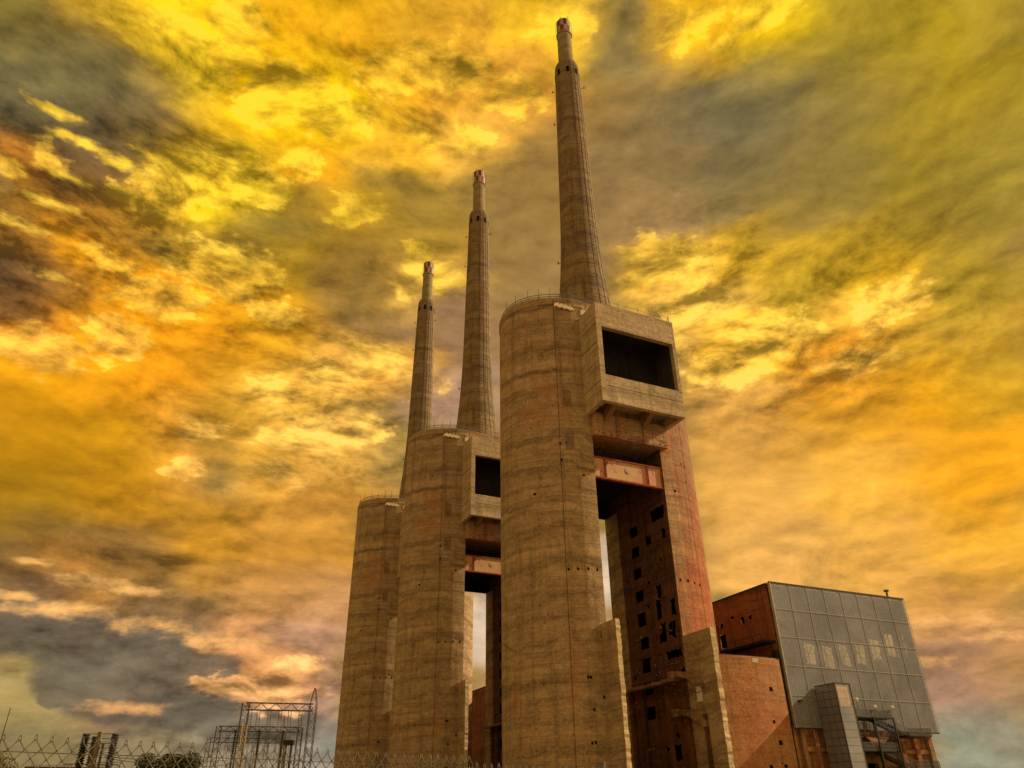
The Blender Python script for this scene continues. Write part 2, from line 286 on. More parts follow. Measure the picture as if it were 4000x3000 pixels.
M['shell_rust'] = concrete('rust_washed_concrete', (.40, .23, .12), (.46, .30, .17), (.16, .085, .045), (.44, .15, .06), .14, band=.7, streak=.9)
M['rusty'] = concrete('rusty_concrete', (.34, .105, .04), (.37, .20, .10), (.13, .055, .028), (.42, .10, .03), .12, streak=1., above=(.29, .18, .095))
M['box'] = concrete('box_concrete', (.44, .33, .19), (.52, .42, .28), (.20, .15, .09), (.40, .20, .10), .0, lift=4.2, band=.6, streak=.6)
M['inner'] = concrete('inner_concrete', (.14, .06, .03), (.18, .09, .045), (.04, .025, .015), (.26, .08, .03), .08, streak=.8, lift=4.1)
M['shade_joint'] = concrete('shade_and_joint_concrete', (.022, .018, .02), (.03, .025, .025), (.01, .009, .009), None, 0, dots=.2)  # near-black: interior shade put into the colour; also used for joints and trim
M['beam'] = concrete('beam_concrete', (.46, .28, .15), (.56, .38, .22), (.13, .075, .045), (.55, .18, .07), .08, streak=.9)
M['chimney'] = concrete('chimney_concrete', (.22, .16, .09), (.28, .21, .125), (.08, .06, .035), (.25, .13, .07), .02, lift=2.3, streak=.9, grain=.4)
M['flue'] = concrete('flue_concrete', (.28, .23, .12), (.34, .29, .16), (.16, .13, .07), None, 0, lift=1.2, streak=.8)
M['curve'] = concrete('orange_concrete', (.42, .20, .085), (.44, .25, .12), (.20, .085, .04), (.44, .15, .06), .10, lift=2.6, band=.5)
M['hall'] = concrete('hall_brown_wall', (.22, .075, .04), (.26, .11, .06), (.06, .03, .022), (.38, .10, .04), .10, streak=.9, lift=5)
M['hall_front'] = concrete('hall_ochre_wall', (.40, .19, .08), (.42, .26, .12), (.10, .055, .03), (.48, .13, .04), .14, streak=1., lift=5)
M['fin'] = concrete('sunlit_fin_concrete', (.66, .50, .30), (.72, .58, .38), (.26, .18, .10), (.60, .30, .12), .03)  # paler colour for fin fronts and tops, sunlit look painted in
M['chamber'] = concrete('chamber_lit_wall', (.07, .05, .05), (.09, .07, .06), (.02, .017, .015), None, 0, dots=.3)  # lighter than the other chamber walls; light on this side put into colour
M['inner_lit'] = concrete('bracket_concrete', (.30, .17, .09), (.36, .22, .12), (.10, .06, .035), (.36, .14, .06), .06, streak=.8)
M['black'] = plain('hole_shade_black', (.008, .007, .007), .95, 0, .2, 1, .05)  # shade inside holes and windows, painted as flat black
M['patch'] = plain('pale_render', (.62, .53, .38), .9, 0, .2, 1.5, .1)
M['rail'] = plain('rail_steel', (.14, .17, .20), .5, .3)
M['dark_steel'] = plain('dark_steel', (.035, .038, .04), .55, .3)
M['lattice'] = plain('lattice_steel', (.075, .068, .055), .6, .3)
M['cream_lattice'] = plain('cream_lattice', (.44, .35, .20), .6, .1)
M['white'] = plain('white_paint', (.80, .78, .74), .6, 0, .12)
M['pink'] = plain('painted_sky_gleam', (.60, .48, .42), .5, .1, .3, .6)
M['red'] = plain('red_paint', (.42, .035, .025), .6, 0, .25)
M['grey_steel'] = plain('grey_steel', (.16, .17, .17), .5, .4)
M['lamp'] = plain('lamp_glass', (.85, .78, .50), .25, 0, .05)
M['cap'] = plain('dark_red_cap', (.045, .016, .014), .7)
M['roof_red'] = plain('dark_red_roof', (.07, .018, .015), .8)
M['post'] = plain('beige_post', (.19, .165, .11), .8)
def girder_mat():
    mt, nt, b = newmat('flaking_girder_paint'); tcn = N(nt, 'ShaderNodeTexCoord').outputs['Object']
    a = noise(nt, tcn, (1, 1, 1), .35, 7, .65, .5)
    col = mix(nt, ramp(nt, a, .4, .6), (.62, .42, .20), (.60, .30, .20))
    r_ = noise(nt, tcn, (1, 1, .5), 1.1, 8, .7, .6)
    col = mix(nt, ramp(nt, r_, .57, .62, 0, .9), col, (.16, .035, .015))
    nt.links.new(col, b.inputs['Base Color']); b.inputs['Roughness'].default_value = .75; return mt
M['girder'] = girder_mat()
M['girder_red'] = plain('red_oxide', (.36, .08, .035), .8, 0, .4, 1.)
def screen_mat(name, c, tr, scale=1., metal=.2):
    mt, nt, b = newmat(name); tcn = N(nt, 'ShaderNodeTexCoord').outputs['Object']
    f1 = noise(nt, tcn, (1, 1, .35), 9*scale, 3, .8)
    g = noise(nt, tcn, (1, 1, 1), .16, 5, .6, .6)
    col = mix(nt, ramp(nt, g, .35, .65), tuple(v*.8 for v in c), tuple(v*1.2 for v in c))
    col = mix(nt, ramp(nt, f1, .35, .65, 0, .55), col, tuple(v*.35 for v in c))
    nt.links.new(col, b.inputs['Base Color']); b.inputs['Roughness'].default_value = .45; b.inputs['Metallic'].default_value = metal
    t = N(nt, 'ShaderNodeBsdfTransparent'); mx = N(nt, 'ShaderNodeMixShader')
    nt.links.new(ramp(nt, noise(nt, tcn, (1, 1, .6), 14*scale, 2, .8), .3, .7, tr-.15, tr+.15), mx.inputs[0])
    nt.links.new(b.outputs[0], mx.inputs[1]); nt.links.new(t.outputs[0], mx.inputs[2])
    nt.links.new(mx.outputs[0], nt.nodes['Material Output'].inputs['Surface']); return mt
M['screen'] = screen_mat('grey_mesh_screen', (.52, .56, .64), .66, 1., .1)
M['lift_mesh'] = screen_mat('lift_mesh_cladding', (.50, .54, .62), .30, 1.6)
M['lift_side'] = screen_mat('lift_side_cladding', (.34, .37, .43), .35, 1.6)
def checker_mat():
    mt, nt, b = newmat('red_white_checks'); tcn = N(nt, 'ShaderNodeTexCoord').outputs['UV']
    ch = N(nt, 'ShaderNodeTexChecker'); nt.links.new(tcn, ch.inputs['Vector']); ch.inputs['Scale'].default_value = 1.
    ch.inputs['Color1'].default_value = (.22, .014, .016, 1); ch.inputs['Color2'].default_value = (.42, .37, .26, 1)
    nt.links.new(ch.outputs['Color'], b.inputs['Base Color']); b.inputs['Roughness'].default_value = .7; return mt
M['checks'] = checker_mat()
def leaf_mat(name, a, c):
    mt, nt, b = newmat(name); oi = N(nt, 'ShaderNodeTexCoord').outputs['Object']
    n_ = noise(nt, oi, (1, 1, 1), 2.5, 4, .7)
    nt.links.new(mix(nt, ramp(nt, n_, .35, .65), a, c), b.inputs['Base Color']); b.inputs['Roughness'].default_value = .7; return mt
M['leaf'] = leaf_mat('dark_leaves', (.035, .05, .02), (.08, .09, .03))
M['leaf_dry'] = leaf_mat('dry_leaves', (.10, .10, .045), (.22, .18, .09))
M['bark'] = plain('bark', (.09, .065, .04), .9)

# ------------------------------------------------------------------ mesh helpers
class MB:
    def __init__(s): s.v = []; s.f = []; s.mi = []; s.uv = {}
    def quad(s, pts, mi=0):
        i = len(s.v); s.v += [tuple(p) for p in pts]; s.f.append(tuple(range(i, i+len(pts)))); s.mi.append(mi)
    def box(s, x0, x1, y0, y1, z0, z1, mi=0):
        p = [(x0,y0,z0),(x1,y0,z0),(x1,y1,z0),(x0,y1,z0),(x0,y0,z1),(x1,y0,z1),(x1,y1,z1),(x0,y1,z1)]
        i = len(s.v); s.v += p
        for f in ((0,3,2,1),(4,5,6,7),(0,1,5,4),(1,2,6,5),(2,3,7,6),(3,0,4,7)): s.f.append(tuple(i+j for j in f)); s.mi.append(mi)
        return s
    def hexa(s, p, mi=0):
        i = len(s.v); s.v += [tuple(q) for q in p]
        for f in ((0,3,2,1),(4,5,6,7),(0,1,5,4),(1,2,6,5),(2,3,7,6),(3,0,4,7)): s.f.append(tuple(i+j for j in f)); s.mi.append(mi)
    def bar(s, a, b, r, n=4, mi=0, r2=None):
        a = Vector(a); b = Vector(b); d = (b-a)
        if d.length < 1e-6: return s
        d.normalize(); q = Vector((0,0,1)) if abs(d.z) < .9 else Vector((1,0,0))
        u = d.cross(q).normalized(); w = d.cross(u); r2 = r if r2 is None else r2
        i = len(s.v)
        for P, rr in ((a, r), (b, r2)):
            for k_ in range(n):
                t = 2*PI*(k_+.5)/n; s.v.append(tuple(P+u*(rr*math.cos(t))+w*(rr*math.sin(t))))
        for k_ in range(n): s.f.append((i+k_, i+(k_+1) % n, i+n+(k_+1) % n, i+n+k_)); s.mi.append(mi)
        s.f.append(tuple(i+n-1-k_ for k_ in range(n))); s.f.append(tuple(i+n+k_ for k_ in range(n))); s.mi += [mi, mi]
        return s
    def tube(s, pts, r, n=4, mi=0):
        for a, b in zip(pts, pts[1:]): s.bar(a, b, r, n, mi)
        return s
    def lathe(s, prof, n=64, cx=0, cy=0, mi=0, cap=True):
        i = len(s.v)
        for (z, r) in prof:
            for k_ in range(n): t = 2*PI*k_/n; s.v.append((cx+r*math.cos(t), cy+r*math.sin(t), z))
        for j in range(len(prof)-1):
            for k_ in range(n):
                a = i+j*n+k_; b = i+j*n+(k_+1) % n; s.f.append((a, b, b+n, a+n)); s.mi.append(mi)
        if cap:
            s.f.append(tuple(i+(len(prof)-1)*n+k_ for k_ in range(n))); s.mi.append(mi)
            s.f.append(tuple(i+n-1-k_ for k_ in range(n))); s.mi.append(mi)
        return s
    def prism(s, poly, z0, z1, mi=0, caps=True, skip=()):
        n = len(poly); i = len(s.v)
        s.v += [(x, y, z0) for x, y in poly]+[(x, y, z1) for x, y in poly]
        for k_ in range(n):
            if k_ in skip: continue
            j = (k_+1) % n; s.f.append((i+k_, i+j, i+n+j, i+n+k_)); s.mi.append(mi)
        if caps:
            s.f.append(tuple(i+n-1-k_ for k_ in range(n))); s.f.append(tuple(i+n+k_ for k_ in range(n))); s.mi += [mi, mi]
        return s
    def wall(s, O, U, V, Nn, L, H, holes, depth, mi=0, mhole=1, back=True, mrev=None, jit=0.):
        """wall face O+U*u+V*v with rectangular holes (u0,u1,v0,v1); Nn points out; pockets go inwards by depth"""
        O, U, V, Nn = map(Vector, (O, U, V, Nn))
        us = sorted({0., L}|{h[0] for h in holes}|{h[1] for h in holes}); vs = sorted({0., H}|{h[2] for h in holes}|{h[3] for h in holes})
        def P(u, v, d=0):
            if jit and 0 < u < L and 0 < v < H:
                u, v = u+jit*math.sin(u*12.9+v*7.3), v+jit*math.sin(u*5.1+v*15.7+1)
            return O+U*u+V*v-Nn*d
        for a, b in zip(us, us[1:]):
            for c, d in zip(vs, vs[1:]):
                mu, mv = (a+b)/2, (c+d)/2
                if any(h[0] < mu < h[1] and h[2] < mv < h[3] for h in holes): continue
                s.quad([P(a,c),P(b,c),P(b,d),P(a,d)], mi)
        for h in holes:
            a, b, c, d = h[:4]; mr = mi if mrev is None else mrev
            s.quad([P(a,c),P(a,c,depth),P(b,c,depth),P(b,c)], mr); s.quad([P(a,d),P(b,d),P(b,d,depth),P(a,d,depth)], mr)
            s.quad([P(a,c),P(a,d),P(a,d,depth),P(a,c,depth)], mr); s.quad([P(b,c),P(b,c,depth),P(b,d,depth),P(b,d)], mr)
            if back: s.quad([P(a,c,depth),P(a,d,depth),P(b,d,depth),P(b,c,depth)], mhole)
        return s
    def build(s, name, mats, parent=None, smooth=False, loc=(0,0,0)):
        me = bpy.data.meshes.new(name); me.from_pydata(s.v, [], s.f)
        mats = mats if isinstance(mats, (list, tuple)) else [mats]
        for mm in mats: me.materials.append(M[mm])
        me.polygons.foreach_set('material_index', s.mi)
        if smooth:
            me.polygons.foreach_set('use_smooth', [True]*len(s.f))
            try: me.set_sharp_from_angle(angle=math.radians(28))
            except Exception: pass
        me.validate(); me.update()
        o = bpy.data.objects.new(name, me); COL.objects.link(o); o.location = loc
        if parent is not None: o.parent = parent
        return o
def tag(o, label=None, cat=None, group=None, kind=None):
    if label: o['label'] = label
    if cat: o['category'] = cat
    if group: o['group'] = group
    if kind: o['kind'] = kind
    return o
def thing(name, label, cat, loc=(0,0,0), rotz=0, group=None):
    o = bpy.data.objects.new(name, None); COL.objects.link(o); o.location = loc; o.rotation_euler = (0,0,rotz); o.empty_display_size = .5
    return tag(o, label, cat, group)
def copy_tree(o, parent=None):
    c = o.copy(); COL.objects.link(c)
    if parent is not None: c.parent = parent
    for ch in [x for x in list(S.objects) if x.parent == o]: copy_tree(ch, c)
    return c

# ------------------------------------------------------------------ ground
gm = MB(); gm.quad([(-3000,-3000,0),(3000,-3000,0),(3000,3000,0),(-3000,3000,0)])
M['ground'] = concrete('dry_ground', (.24, .18, .11), (.30, .23, .15), (.12, .10, .06), None, 0, lift=1000, dots=0)
tag(gm.build('ground', 'ground'), kind='structure')

# ------------------------------------------------------------------ boiler tower with chimney
A, B, NE = 20.25, 11.5, 2.35
YF, XW, XG = 10.5, 7.4, 10.2
ZR = 92.3
def sup(x):       # front curve of the shell
    return B*(1-min(1, (x/A))**NE)**(1/NE)
def arc_pts():
    pts = []
    n = 40
    for i in range(n+1):
        t = i/n*PI/2
        x = XG+(A-XG)*math.sin(t); y = sup(x) if i < n else 0
        pts.append((x, y))
    return pts
ARC = arc_pts()                       # from crease to the side (quarter)
def shell_poly(side, groove=True):
    q = [(x, -y) for x, y in ARC]     # front quarter, crease -> side
    if groove:                        # vertical joint groove at about x = 13.6
        out = []
        for (x0, y0), (x1, y1) in zip(q, q[1:]):
            out.append((x0, y0))
            if x0 < GX <= x1:
                t = (GX-x0)/(x1-x0); gx, gy = GX, y0+(y1-y0)*t
                d = Vector((x1-x0, y1-y0)).normalized(); nn = Vector((-d.y, d.x))
                if nn.dot(Vector((gx, gy))) > 0: nn = -nn
                for a, b_ in ((-.08, 0), (-.05, .2), (.05, .2), (.08, 0)): out.append((gx+d.x*a+nn.x*b_, gy+d.y*a+nn.y*b_))
        out.append(q[-1]); q = out
    back = [(x, y) for x, y in ARC][::-1][1:]
    poly = [(XW, -YF)]+q+back+[(XW, YF)]
    if side < 0: poly = [(-x, y) for x, y in poly][::-1]
    return poly
GX = 13.6
STOREY = [15.6, 19.6, 23.4, 27.2, 31.4, 35.6, 39.9, 44.0, 48.0]
tower = thing('boiler_tower', 'nearest and largest concrete boiler tower, its box opening fully visible, chimney highest', 'power station tower', (0,0,0), 0, 'boiler towers with chimneys')
def inner_holes():
    hs = []
    for z in STOREY: hs.append((YF-.3, YF+2.2, z, z+2.2))     # u runs from y=-YF
    for (y, z, w, h) in ((-8.6,45.0,.9,1.9),(-3.7,45.2,1.5,1.7),(-7.3,48.9,4.0,2.3),(-5.2,35.0,1.3,2.3),(-4.6,31.4,1.4,3.4),(-8.9,31.4,1.3,2.6),
                         (-5.4,27.4,1.2,3.2),(-4.5,27.4,1.,1.6),(-8.3,27.6,1.,2.8),(-7.3,28.2,.9,2.1),(-7.6,24.4,4.3,1.3),(-9.3,21.7,.9,1.0),(-6,12.4,1.0,.6),(-3,10.6,.8,.5),(-5.5,9.0,2.2,2.2),
                         (4.5,40,.5,.6),(6,33,.5,.6),(-2.4,38.2,.5,.5),(-1.5,34.0,.6,.6),(-6.8,41.2,.5,.5),(-3,36.5,.5,.5),(5.0,22.6,.6,.7)):
        hs.append((y+YF-w/2, y+YF+w/2, z, z+h))
    return hs
for side in (1, -1):
    poly = shell_poly(side); mb = MB()
    n = len(poly); skip = (n-1,)
    # ring band near the roof stands slightly proud
    mb.prism(poly, 0, ZR-1.7, 0, True, skip)
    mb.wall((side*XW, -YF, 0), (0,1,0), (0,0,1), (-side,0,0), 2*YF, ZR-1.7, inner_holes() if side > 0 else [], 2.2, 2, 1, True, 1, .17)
    bandp = []
    for x, y in poly: bandp.append((x+side*(.10 if abs(x) > XW+.1 else 0), y*(1.012)))
    mb.prism(bandp, ZR-1.7+.003, ZR, 0)
    # face nearest the sun is stained orange on the landward shell
    if side > 0:
        for k_, f in enumerate(mb.f):
            vs_ = [mb.v[j] for j in f]
            cx = sum(v[0] for v in vs_)/len(vs_); zz = max(v[2] for v in vs_); zn = min(v[2] for v in vs_)
            if mb.mi[k_] == 0 and cx > XG+.1 and zn == 0 and zz > 50 and len(f) == 4: mb.mi[k_] = 3
            elif mb.mi[k_] == 0 and zn == 0 and zz > 50 and len(f) == 4: mb.mi[k_] = 4
    # small pocks and pale formwork patches
    def on_front(x, z, w, h, mb=mb, mi=1, side=side, pr=.015):
        y = -YF if x < XG else -sup(x)
        x2 = x+w; y2 = -YF if x2 < XG else -sup(x2)
        mb.hexa([(side*x, y-pr, z), (side*x2, y2-pr, z), (side*x2, y2+.1, z), (side*x, y+.1, z), (side*x, y-pr, z+h), (side*x2, y2-pr, z+h), (side*x2, y2+.1, z+h), (side*x, y+.1, z+h)], mi)
    for (x, z) in ((13.3,56.4),(9.6,53.6),(17.5,50.2),(13.4,59.6),(12.4,59.8),(13.1,36.6),(11.6,36.7),(9.9,36.8),(8.2,36.8),(11,19.8),(10.6,19.8),(8.6,17),(10.4,15.2),(11,10.6),(10.5,10.7),(8.3,26)):
        on_front(x, z, .32, .45)
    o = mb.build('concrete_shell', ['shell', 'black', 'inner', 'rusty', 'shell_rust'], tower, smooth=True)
    if side > 0: tag(o, 'shell with orange rust-stained outer curve')
    if side < 0:
        for (x, z, w, h) in ((11.2,67.4,1.5,3.6),(11.2,58.6,1.5,3.4)):
            q = MB(); on_front(x, z, w, h, q, 0, side, .02); tag(q.build('formwork_patch', 'chimney', o), None)
        def blob(x0, x1, zlo, zhi):    # pale render left under the rim
            q = MB()
            n_ = 14
            for i in range(n_):
                xa = x0+(x1-x0)*i/n_; xb = x0+(x1-x0)*(i+1)/n_
                ya = -max(YF, sup(xa) if xa > XG else YF)-.03-.14; yb = -max(YF, sup(xb) if xb > XG else YF)-.03-.14
                l1 = zlo+.35*math.sin(i*1.7)*.4; l2 = zlo+.35*math.sin((i+1)*1.7)*.4; t1 = zhi+.25*math.sin(i*2.3+1); t2 = zhi+.25*math.sin((i+1)*2.3+1)
                if i == 0: t1 = l1+.1
                if i == n_-1: t2 = l2+.2
                q.hexa([(-xa,ya,l1),(-xb,yb,l2),(-xb,yb+.2,l2),(-xa,ya+.2,l1),(-xa,ya,t1),(-xb,yb,t2),(-xb,yb+.2,t2),(-xa,ya+.2,t1)])
            q.build('render_patch', 'patch', o)
        blob(9.6, 14.2, ZR-2.9, ZR-2.0); blob(6.6, 8.2, ZR-3.4, ZR-2.1)
# body between the shells, from the hopper level up to the roof
mb = MB(); mb.box(-XW+.004, XW-.004, -YF+.3, YF-.3, 64, ZR-1.9)
mb.box(-XW+.004, XW-.004, -2.0, YF-.3, 58.4, 63.99)
mb.build('boiler_house_core', 'shade_joint', tower)
mb = MB(); mb.box(-XW+.002, XW-.002, -YF, -YF+.298, 66, 88, 0); mb.box(-XW+.002, XW-.002, -YF-.02, -YF+1.2, 88.003, ZR, 0)
mb.build('front_wall', 'beam', tower)
mb = MB(); mb.box(-XW+.002, XW-.002, YF-.298, YF, 64, ZR, 0); mb.build('rear_wall', 'beam', tower)
mb = MB(); mb.prism([(x*.97, y*.97) for x, y in [(a, -b_) for a, b_ in ARC]+[(a, b_) for a, b_ in ARC[::-1]]+[(-a, b_) for a, b_ in ARC]+[(-a, -b_) for a, b_ in ARC[::-1]]], ZR-1.1, ZR-.8)
mb.build('roof_slab', 'box', tower)
# inner wall trim: rear pillar, ledge, stubs, ribs
mb = MB()
for i in range(8):
    t = i/7*PI/2
mb.prism([(XW+.2, 6.2), (XW-.25, 6.35), (XW-.42, 6.8), (XW-.42, 10.4), (XW+.2, 10.46)], 0, 54.6)
mb.build('rear_pillar', 'shell', tower)
# spandrel, girders
mb = MB()
mb.box(-XW+.01, XW+1.3, -YF-.9, -YF-.02, 62.0, 66.6)
mb.box(-XW+.01, XW-.01, -YF+.0, -2.2, 62.0, 62.9)
rr = random.Random(11)
for i in range(60):
    x = rr.uniform(-7.2, 8.4); zb = 62.0+rr.uniform(.05,.5)+(rr.random() < .25)*rr.uniform(.3,1.2); mb.box(x, x+rr.uniform(.08,.4), -YF-.93, -YF-.88, zb, zb+rr.uniform(.1,.35), 1)
mb.build('concrete_spandrel', ['beam', 'girder_red'], tower)
for ys, z0, z1, nm in ((-YF+.1, 53.9, 58.1, 'steel_girder'), (YF-1.0, 54.6, 58.3, 'steel_girder')):
    mb = MB(); mb.box(-XW+.01, XW-.01, ys+.25, ys+.45, z0+.3, z1-.2, 0); mb.box(-XW+.01, XW-.01, ys, ys+.7, z0, z0+.3, 1); mb.box(-XW+.01, XW-.01, ys, ys+.7, z1-.2, z1, 1)
    g_ = mb.build(nm, ['girder', 'girder_red'] if ys < 0 else ['shade_joint', 'shade_joint'], tower)
    for x in (-5.2, -4.9, 3.9, 4.2, 7.1):
        q = MB(); q.box(x-.06, x+.06, ys+.03, ys+.25, z0+.3, z1-.2); q.build('stiffener', 'girder_red' if ys < 0 else 'shade_joint', g_)
mb = MB(); mb.box(-XW+.01, XW-.01, -YF+.9, YF-1.1, 57.9, 58.2); mb.build('floor_slab', 'shade_joint', tower)
mb = MB()
for i in range(10):
    x = -7+i*14/9; mb.bar((x, -YF+1.2, 58.2), (x, -YF+1.2, 59.9), .035)
for z in (59.0, 59.9): mb.bar((-7.3, -YF+1.2, z), (7.3, -YF+1.2, z), .03)
mb.build('gallery_railing', 'dark_steel', tower)
# fins
def fin(x0, x1, yfr, ztop, name):
    mb = MB(); n_ = 60; rr = random.Random(3)
    ys = [yfr]; prev = None
    for i in range(n_):
        z0 = ztop*i/n_; z1 = ztop*(i+1)/n_
        if prev is None: prev = (x0+rr.uniform(-.04,.04), x1+rr.uniform(-.08,.08), yfr+rr.uniform(0,.12))
        nx = (x0+rr.uniform(-.04,.04), x1+rr.uniform(-.09,.06), yfr+rr.uniform(0,.14))
        a, b_ = prev, nx
        if i == n_-1: nx = (x0+.02, x1-.15, yfr+.1); b_ = nx
        mb.quad([(a[0],a[2],z0),(a[1],a[2],z0),(b_[1],b_[2],z1),(b_[0],b_[2],z1)], 1)
        mb.quad([(a[0],a[2],z0),(b_[0],b_[2],z1),(x0,-YF,z1),(x0,-YF,z0)], 0)
        mb.quad([(a[1],a[2],z0),(x1,-YF,z0),(x1,-YF,z1),(b_[1],b_[2],z1)], 0)
        prev = nx
    mb.quad([(nx[0],nx[2],ztop),(nx[1],nx[2],ztop),(x1,-YF,ztop),(x0,-YF,ztop)], 1)
    return mb.build(name, ['shell', 'fin'], tower)
fin(-8.5, -7.7, -15.1, 28.15, 'buttress_fin')
fr_ = fin(7.2, 8.15, -18.1, 27.4, 'buttress_fin')
def put(name, mat, fn, par=tower):
    q = MB(); fn(q); return q.build(name, mat, par)
def ledge(q):
    n_ = 16; rr = random.Random(5)
    for i in range(n_):
        y0 = -8.2+16.4*i/n_; y1 = -8.2+16.4*(i+1)/n_
        d0 = 1.5+.25*math.sin(i*1.3); d1 = 1.5+.25*math.sin((i+1)*1.3)
        q.hexa([(XW-d0,y0,20.6),(XW,y0,20.6),(XW,y1,20.6),(XW-d1,y1,20.6),(XW-d0,y0,21.1),(XW,y0,21.1),(XW,y1,21.1),(XW-d1,y1,21.1)])
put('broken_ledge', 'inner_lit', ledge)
for zt in (22.0, 16.2):
    def stub(q, zt=zt):
        n_ = 10; pts = []
        for i in range(n_+1):
            t = i/n_; y = -8.4-6.2*t; top = zt-2.2*t*t; bot = zt-.75-2.3*t**1.6
            pts.append((y, top, bot))
        for (a, b_) in zip(pts, pts[1:]):
            q.hexa([(6.1,b_[0],b_[2]),(7.35,b_[0],b_[2]),(7.35,a[0],a[2]),(6.1,a[0],a[2]),(6.1,b_[0],b_[1]),(7.35,b_[0],b_[1]),(7.35,a[0],a[1]),(6.1,a[0],a[1])])
        q.box(5.7, 7.35, -8.4, -7.2, zt-1.0, zt+.1)
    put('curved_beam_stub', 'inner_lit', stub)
for y in (-14.2, -9.6, -4.5, 3.2, 6.5):
    put('wall_rib', 'inner', lambda q: q.box(XW-.55 if y > -10 else 6.8, XW-.003, y-.35, y+.35, 0, 15.0 if y < -9 else 20.55))
def chunks(q):
    rr = random.Random(21)
    for _ in range(46):
        y = rr.uniform(-9.5, 5.5); z = rr.choice([rr.uniform(6, 30), rr.uniform(14, 24)]); w = rr.uniform(.15, .7); h = rr.uniform(.12, .45); d = rr.uniform(.1, .5)
        q.hexa([(XW-d,y+rr.uniform(0,.1),z),(XW-.004,y,z-.05),(XW-.004,y+w,z),(XW-d*.8,y+w,z+.05),(XW-d*.7,y,z+h),(XW-.004,y,z+h*1.2),(XW-.004,y+w*.8,z+h),(XW-d*.9,y+w*.7,z+h*.8)])
put('broken_edges', 'inner_lit', chunks)['kind'] = 'stuff'
sg = put('wall_panel', 'white', lambda q: q.box(7.08, 7.17, -13.9, -12.6, 16.9, 19.2), fr_)
q = MB(); q.box(7.06, 7.077, -13.9, -12.6, 18.2, 18.35); q.build('red_stripe', 'red', sg)
# overhanging box
BX0, BX1, BY, BZ0, BZ1 = -8.65, 9.4, -16.93, 66.05, 87.75
mb = MB()
mb.wall((BX0, BY, BZ0), (1,0,0), (0,0,1), (0,-1,0), BX1-BX0, BZ1-BZ0, [(1.07, 17.3, 5.6, 16.3)], 1.0, 0, 1, back=False)
mb.quad([(BX0,BY,BZ0),(BX0,BY,BZ1),(BX0,-YF-.05,BZ1),(BX0,-YF-.05,BZ0)]); mb.quad([(BX1,BY,BZ0),(BX1,-YF-.05,BZ0),(BX1,-YF-.05,BZ1),(BX1,BY,BZ1)])
mb.quad([(BX0,BY,BZ1),(BX1,BY,BZ1),(BX1,-YF-.05,BZ1),(BX0,-YF-.05,BZ1)])
# chamber behind the opening
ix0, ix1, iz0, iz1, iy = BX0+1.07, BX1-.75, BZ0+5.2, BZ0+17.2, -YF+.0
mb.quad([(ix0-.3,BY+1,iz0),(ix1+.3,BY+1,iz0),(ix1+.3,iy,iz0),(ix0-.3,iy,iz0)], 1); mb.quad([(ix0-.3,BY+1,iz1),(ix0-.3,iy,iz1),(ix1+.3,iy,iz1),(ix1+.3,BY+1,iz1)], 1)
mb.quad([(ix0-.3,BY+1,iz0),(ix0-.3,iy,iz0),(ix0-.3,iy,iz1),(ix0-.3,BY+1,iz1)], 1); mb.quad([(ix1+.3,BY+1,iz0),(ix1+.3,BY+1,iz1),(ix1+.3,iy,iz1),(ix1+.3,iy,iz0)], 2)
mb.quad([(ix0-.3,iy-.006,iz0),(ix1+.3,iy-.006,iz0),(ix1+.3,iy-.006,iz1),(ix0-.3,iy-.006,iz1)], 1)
# trough shaped underside
mb.quad([(BX0,BY,BZ0),(BX0+.9,BY+.9,BZ0),(BX1-.9,BY+.9,BZ0),(BX1,BY,BZ0)]); mb.quad([(BX0,BY,BZ0),(BX0,-YF-.05,BZ0),(BX0+.9,-YF-.05,BZ0),(BX0+.9,BY+.9,BZ0)])
mb.quad([(BX1,BY,BZ0),(BX1-.9,BY+.9,BZ0),(BX1-.9,-YF-.05,BZ0),(BX1,-YF-.05,BZ0)])
mb.box(BX0+.9, BX1-.9, BY+.9, -YF-.06, BZ0+2.2, BZ0+2.6, 0)
mb.quad([(BX0+.9,BY+.9,BZ0),(BX0+.9,BY+.9,BZ0+2.2),(BX1-.9,BY+.9,BZ0+2.2),(BX1-.9,BY+.9,BZ0)]); mb.quad([(BX0+.9,BY+.9,BZ0),(BX0+.9,-YF-.05,BZ0),(BX0+.9,-YF-.05,BZ0+2.2),(BX0+.9,BY+.9,BZ0+2.2)])
mb.quad([(BX1-.9,BY+.9,BZ0),(BX1-.9,BY+.9,BZ0+2.2),(BX1-.9,-YF-.05,BZ0+2.2),(BX1-.9,-YF-.05,BZ0)])
bxo = mb.build('overhanging_box', ['box', 'shade_joint', 'chamber'], tower)
for x in (-4.6, 3.6):
    q = MB(); q.hexa([(x-.5,BY+1.0,BZ0+1.6),(x+.5,BY+1.0,BZ0+1.6),(x+.5,-YF-.95,BZ0-.9),(x-.5,-YF-.95,BZ0-.9),(x-.5,BY+1.0,BZ0+2.18),(x+.5,BY+1.0,BZ0+2.18),(x+.5,-YF-.95,BZ0+2.18),(x-.5,-YF-.95,BZ0+2.18)])
    q.build('corbel', 'inner_lit', bxo)
# form lines on the box side
for z in (70.1, 74.4, 78.7, 83.0):
    q = MB(); q.box(BX0-.02, BX0+.02, BY+.1, -YF-.3, z, z+.09); q.build('form_joint', 'shade_joint', bxo)
q = MB(); q.box(BX0+1.2, BX1-.4, BY-.02, BY+.02, 69.3, 69.36); q.build('form_joint', 'shade_joint', bxo)
rr = random.Random(11)
for i in range(0):
    x = rr.uniform(-7, 8); q.box(x, x+rr.uniform(.1,.35), -YF-.93, -YF-.88, 62.1+rr.uniform(0,.5), 62.7+rr.uniform(0,.6))
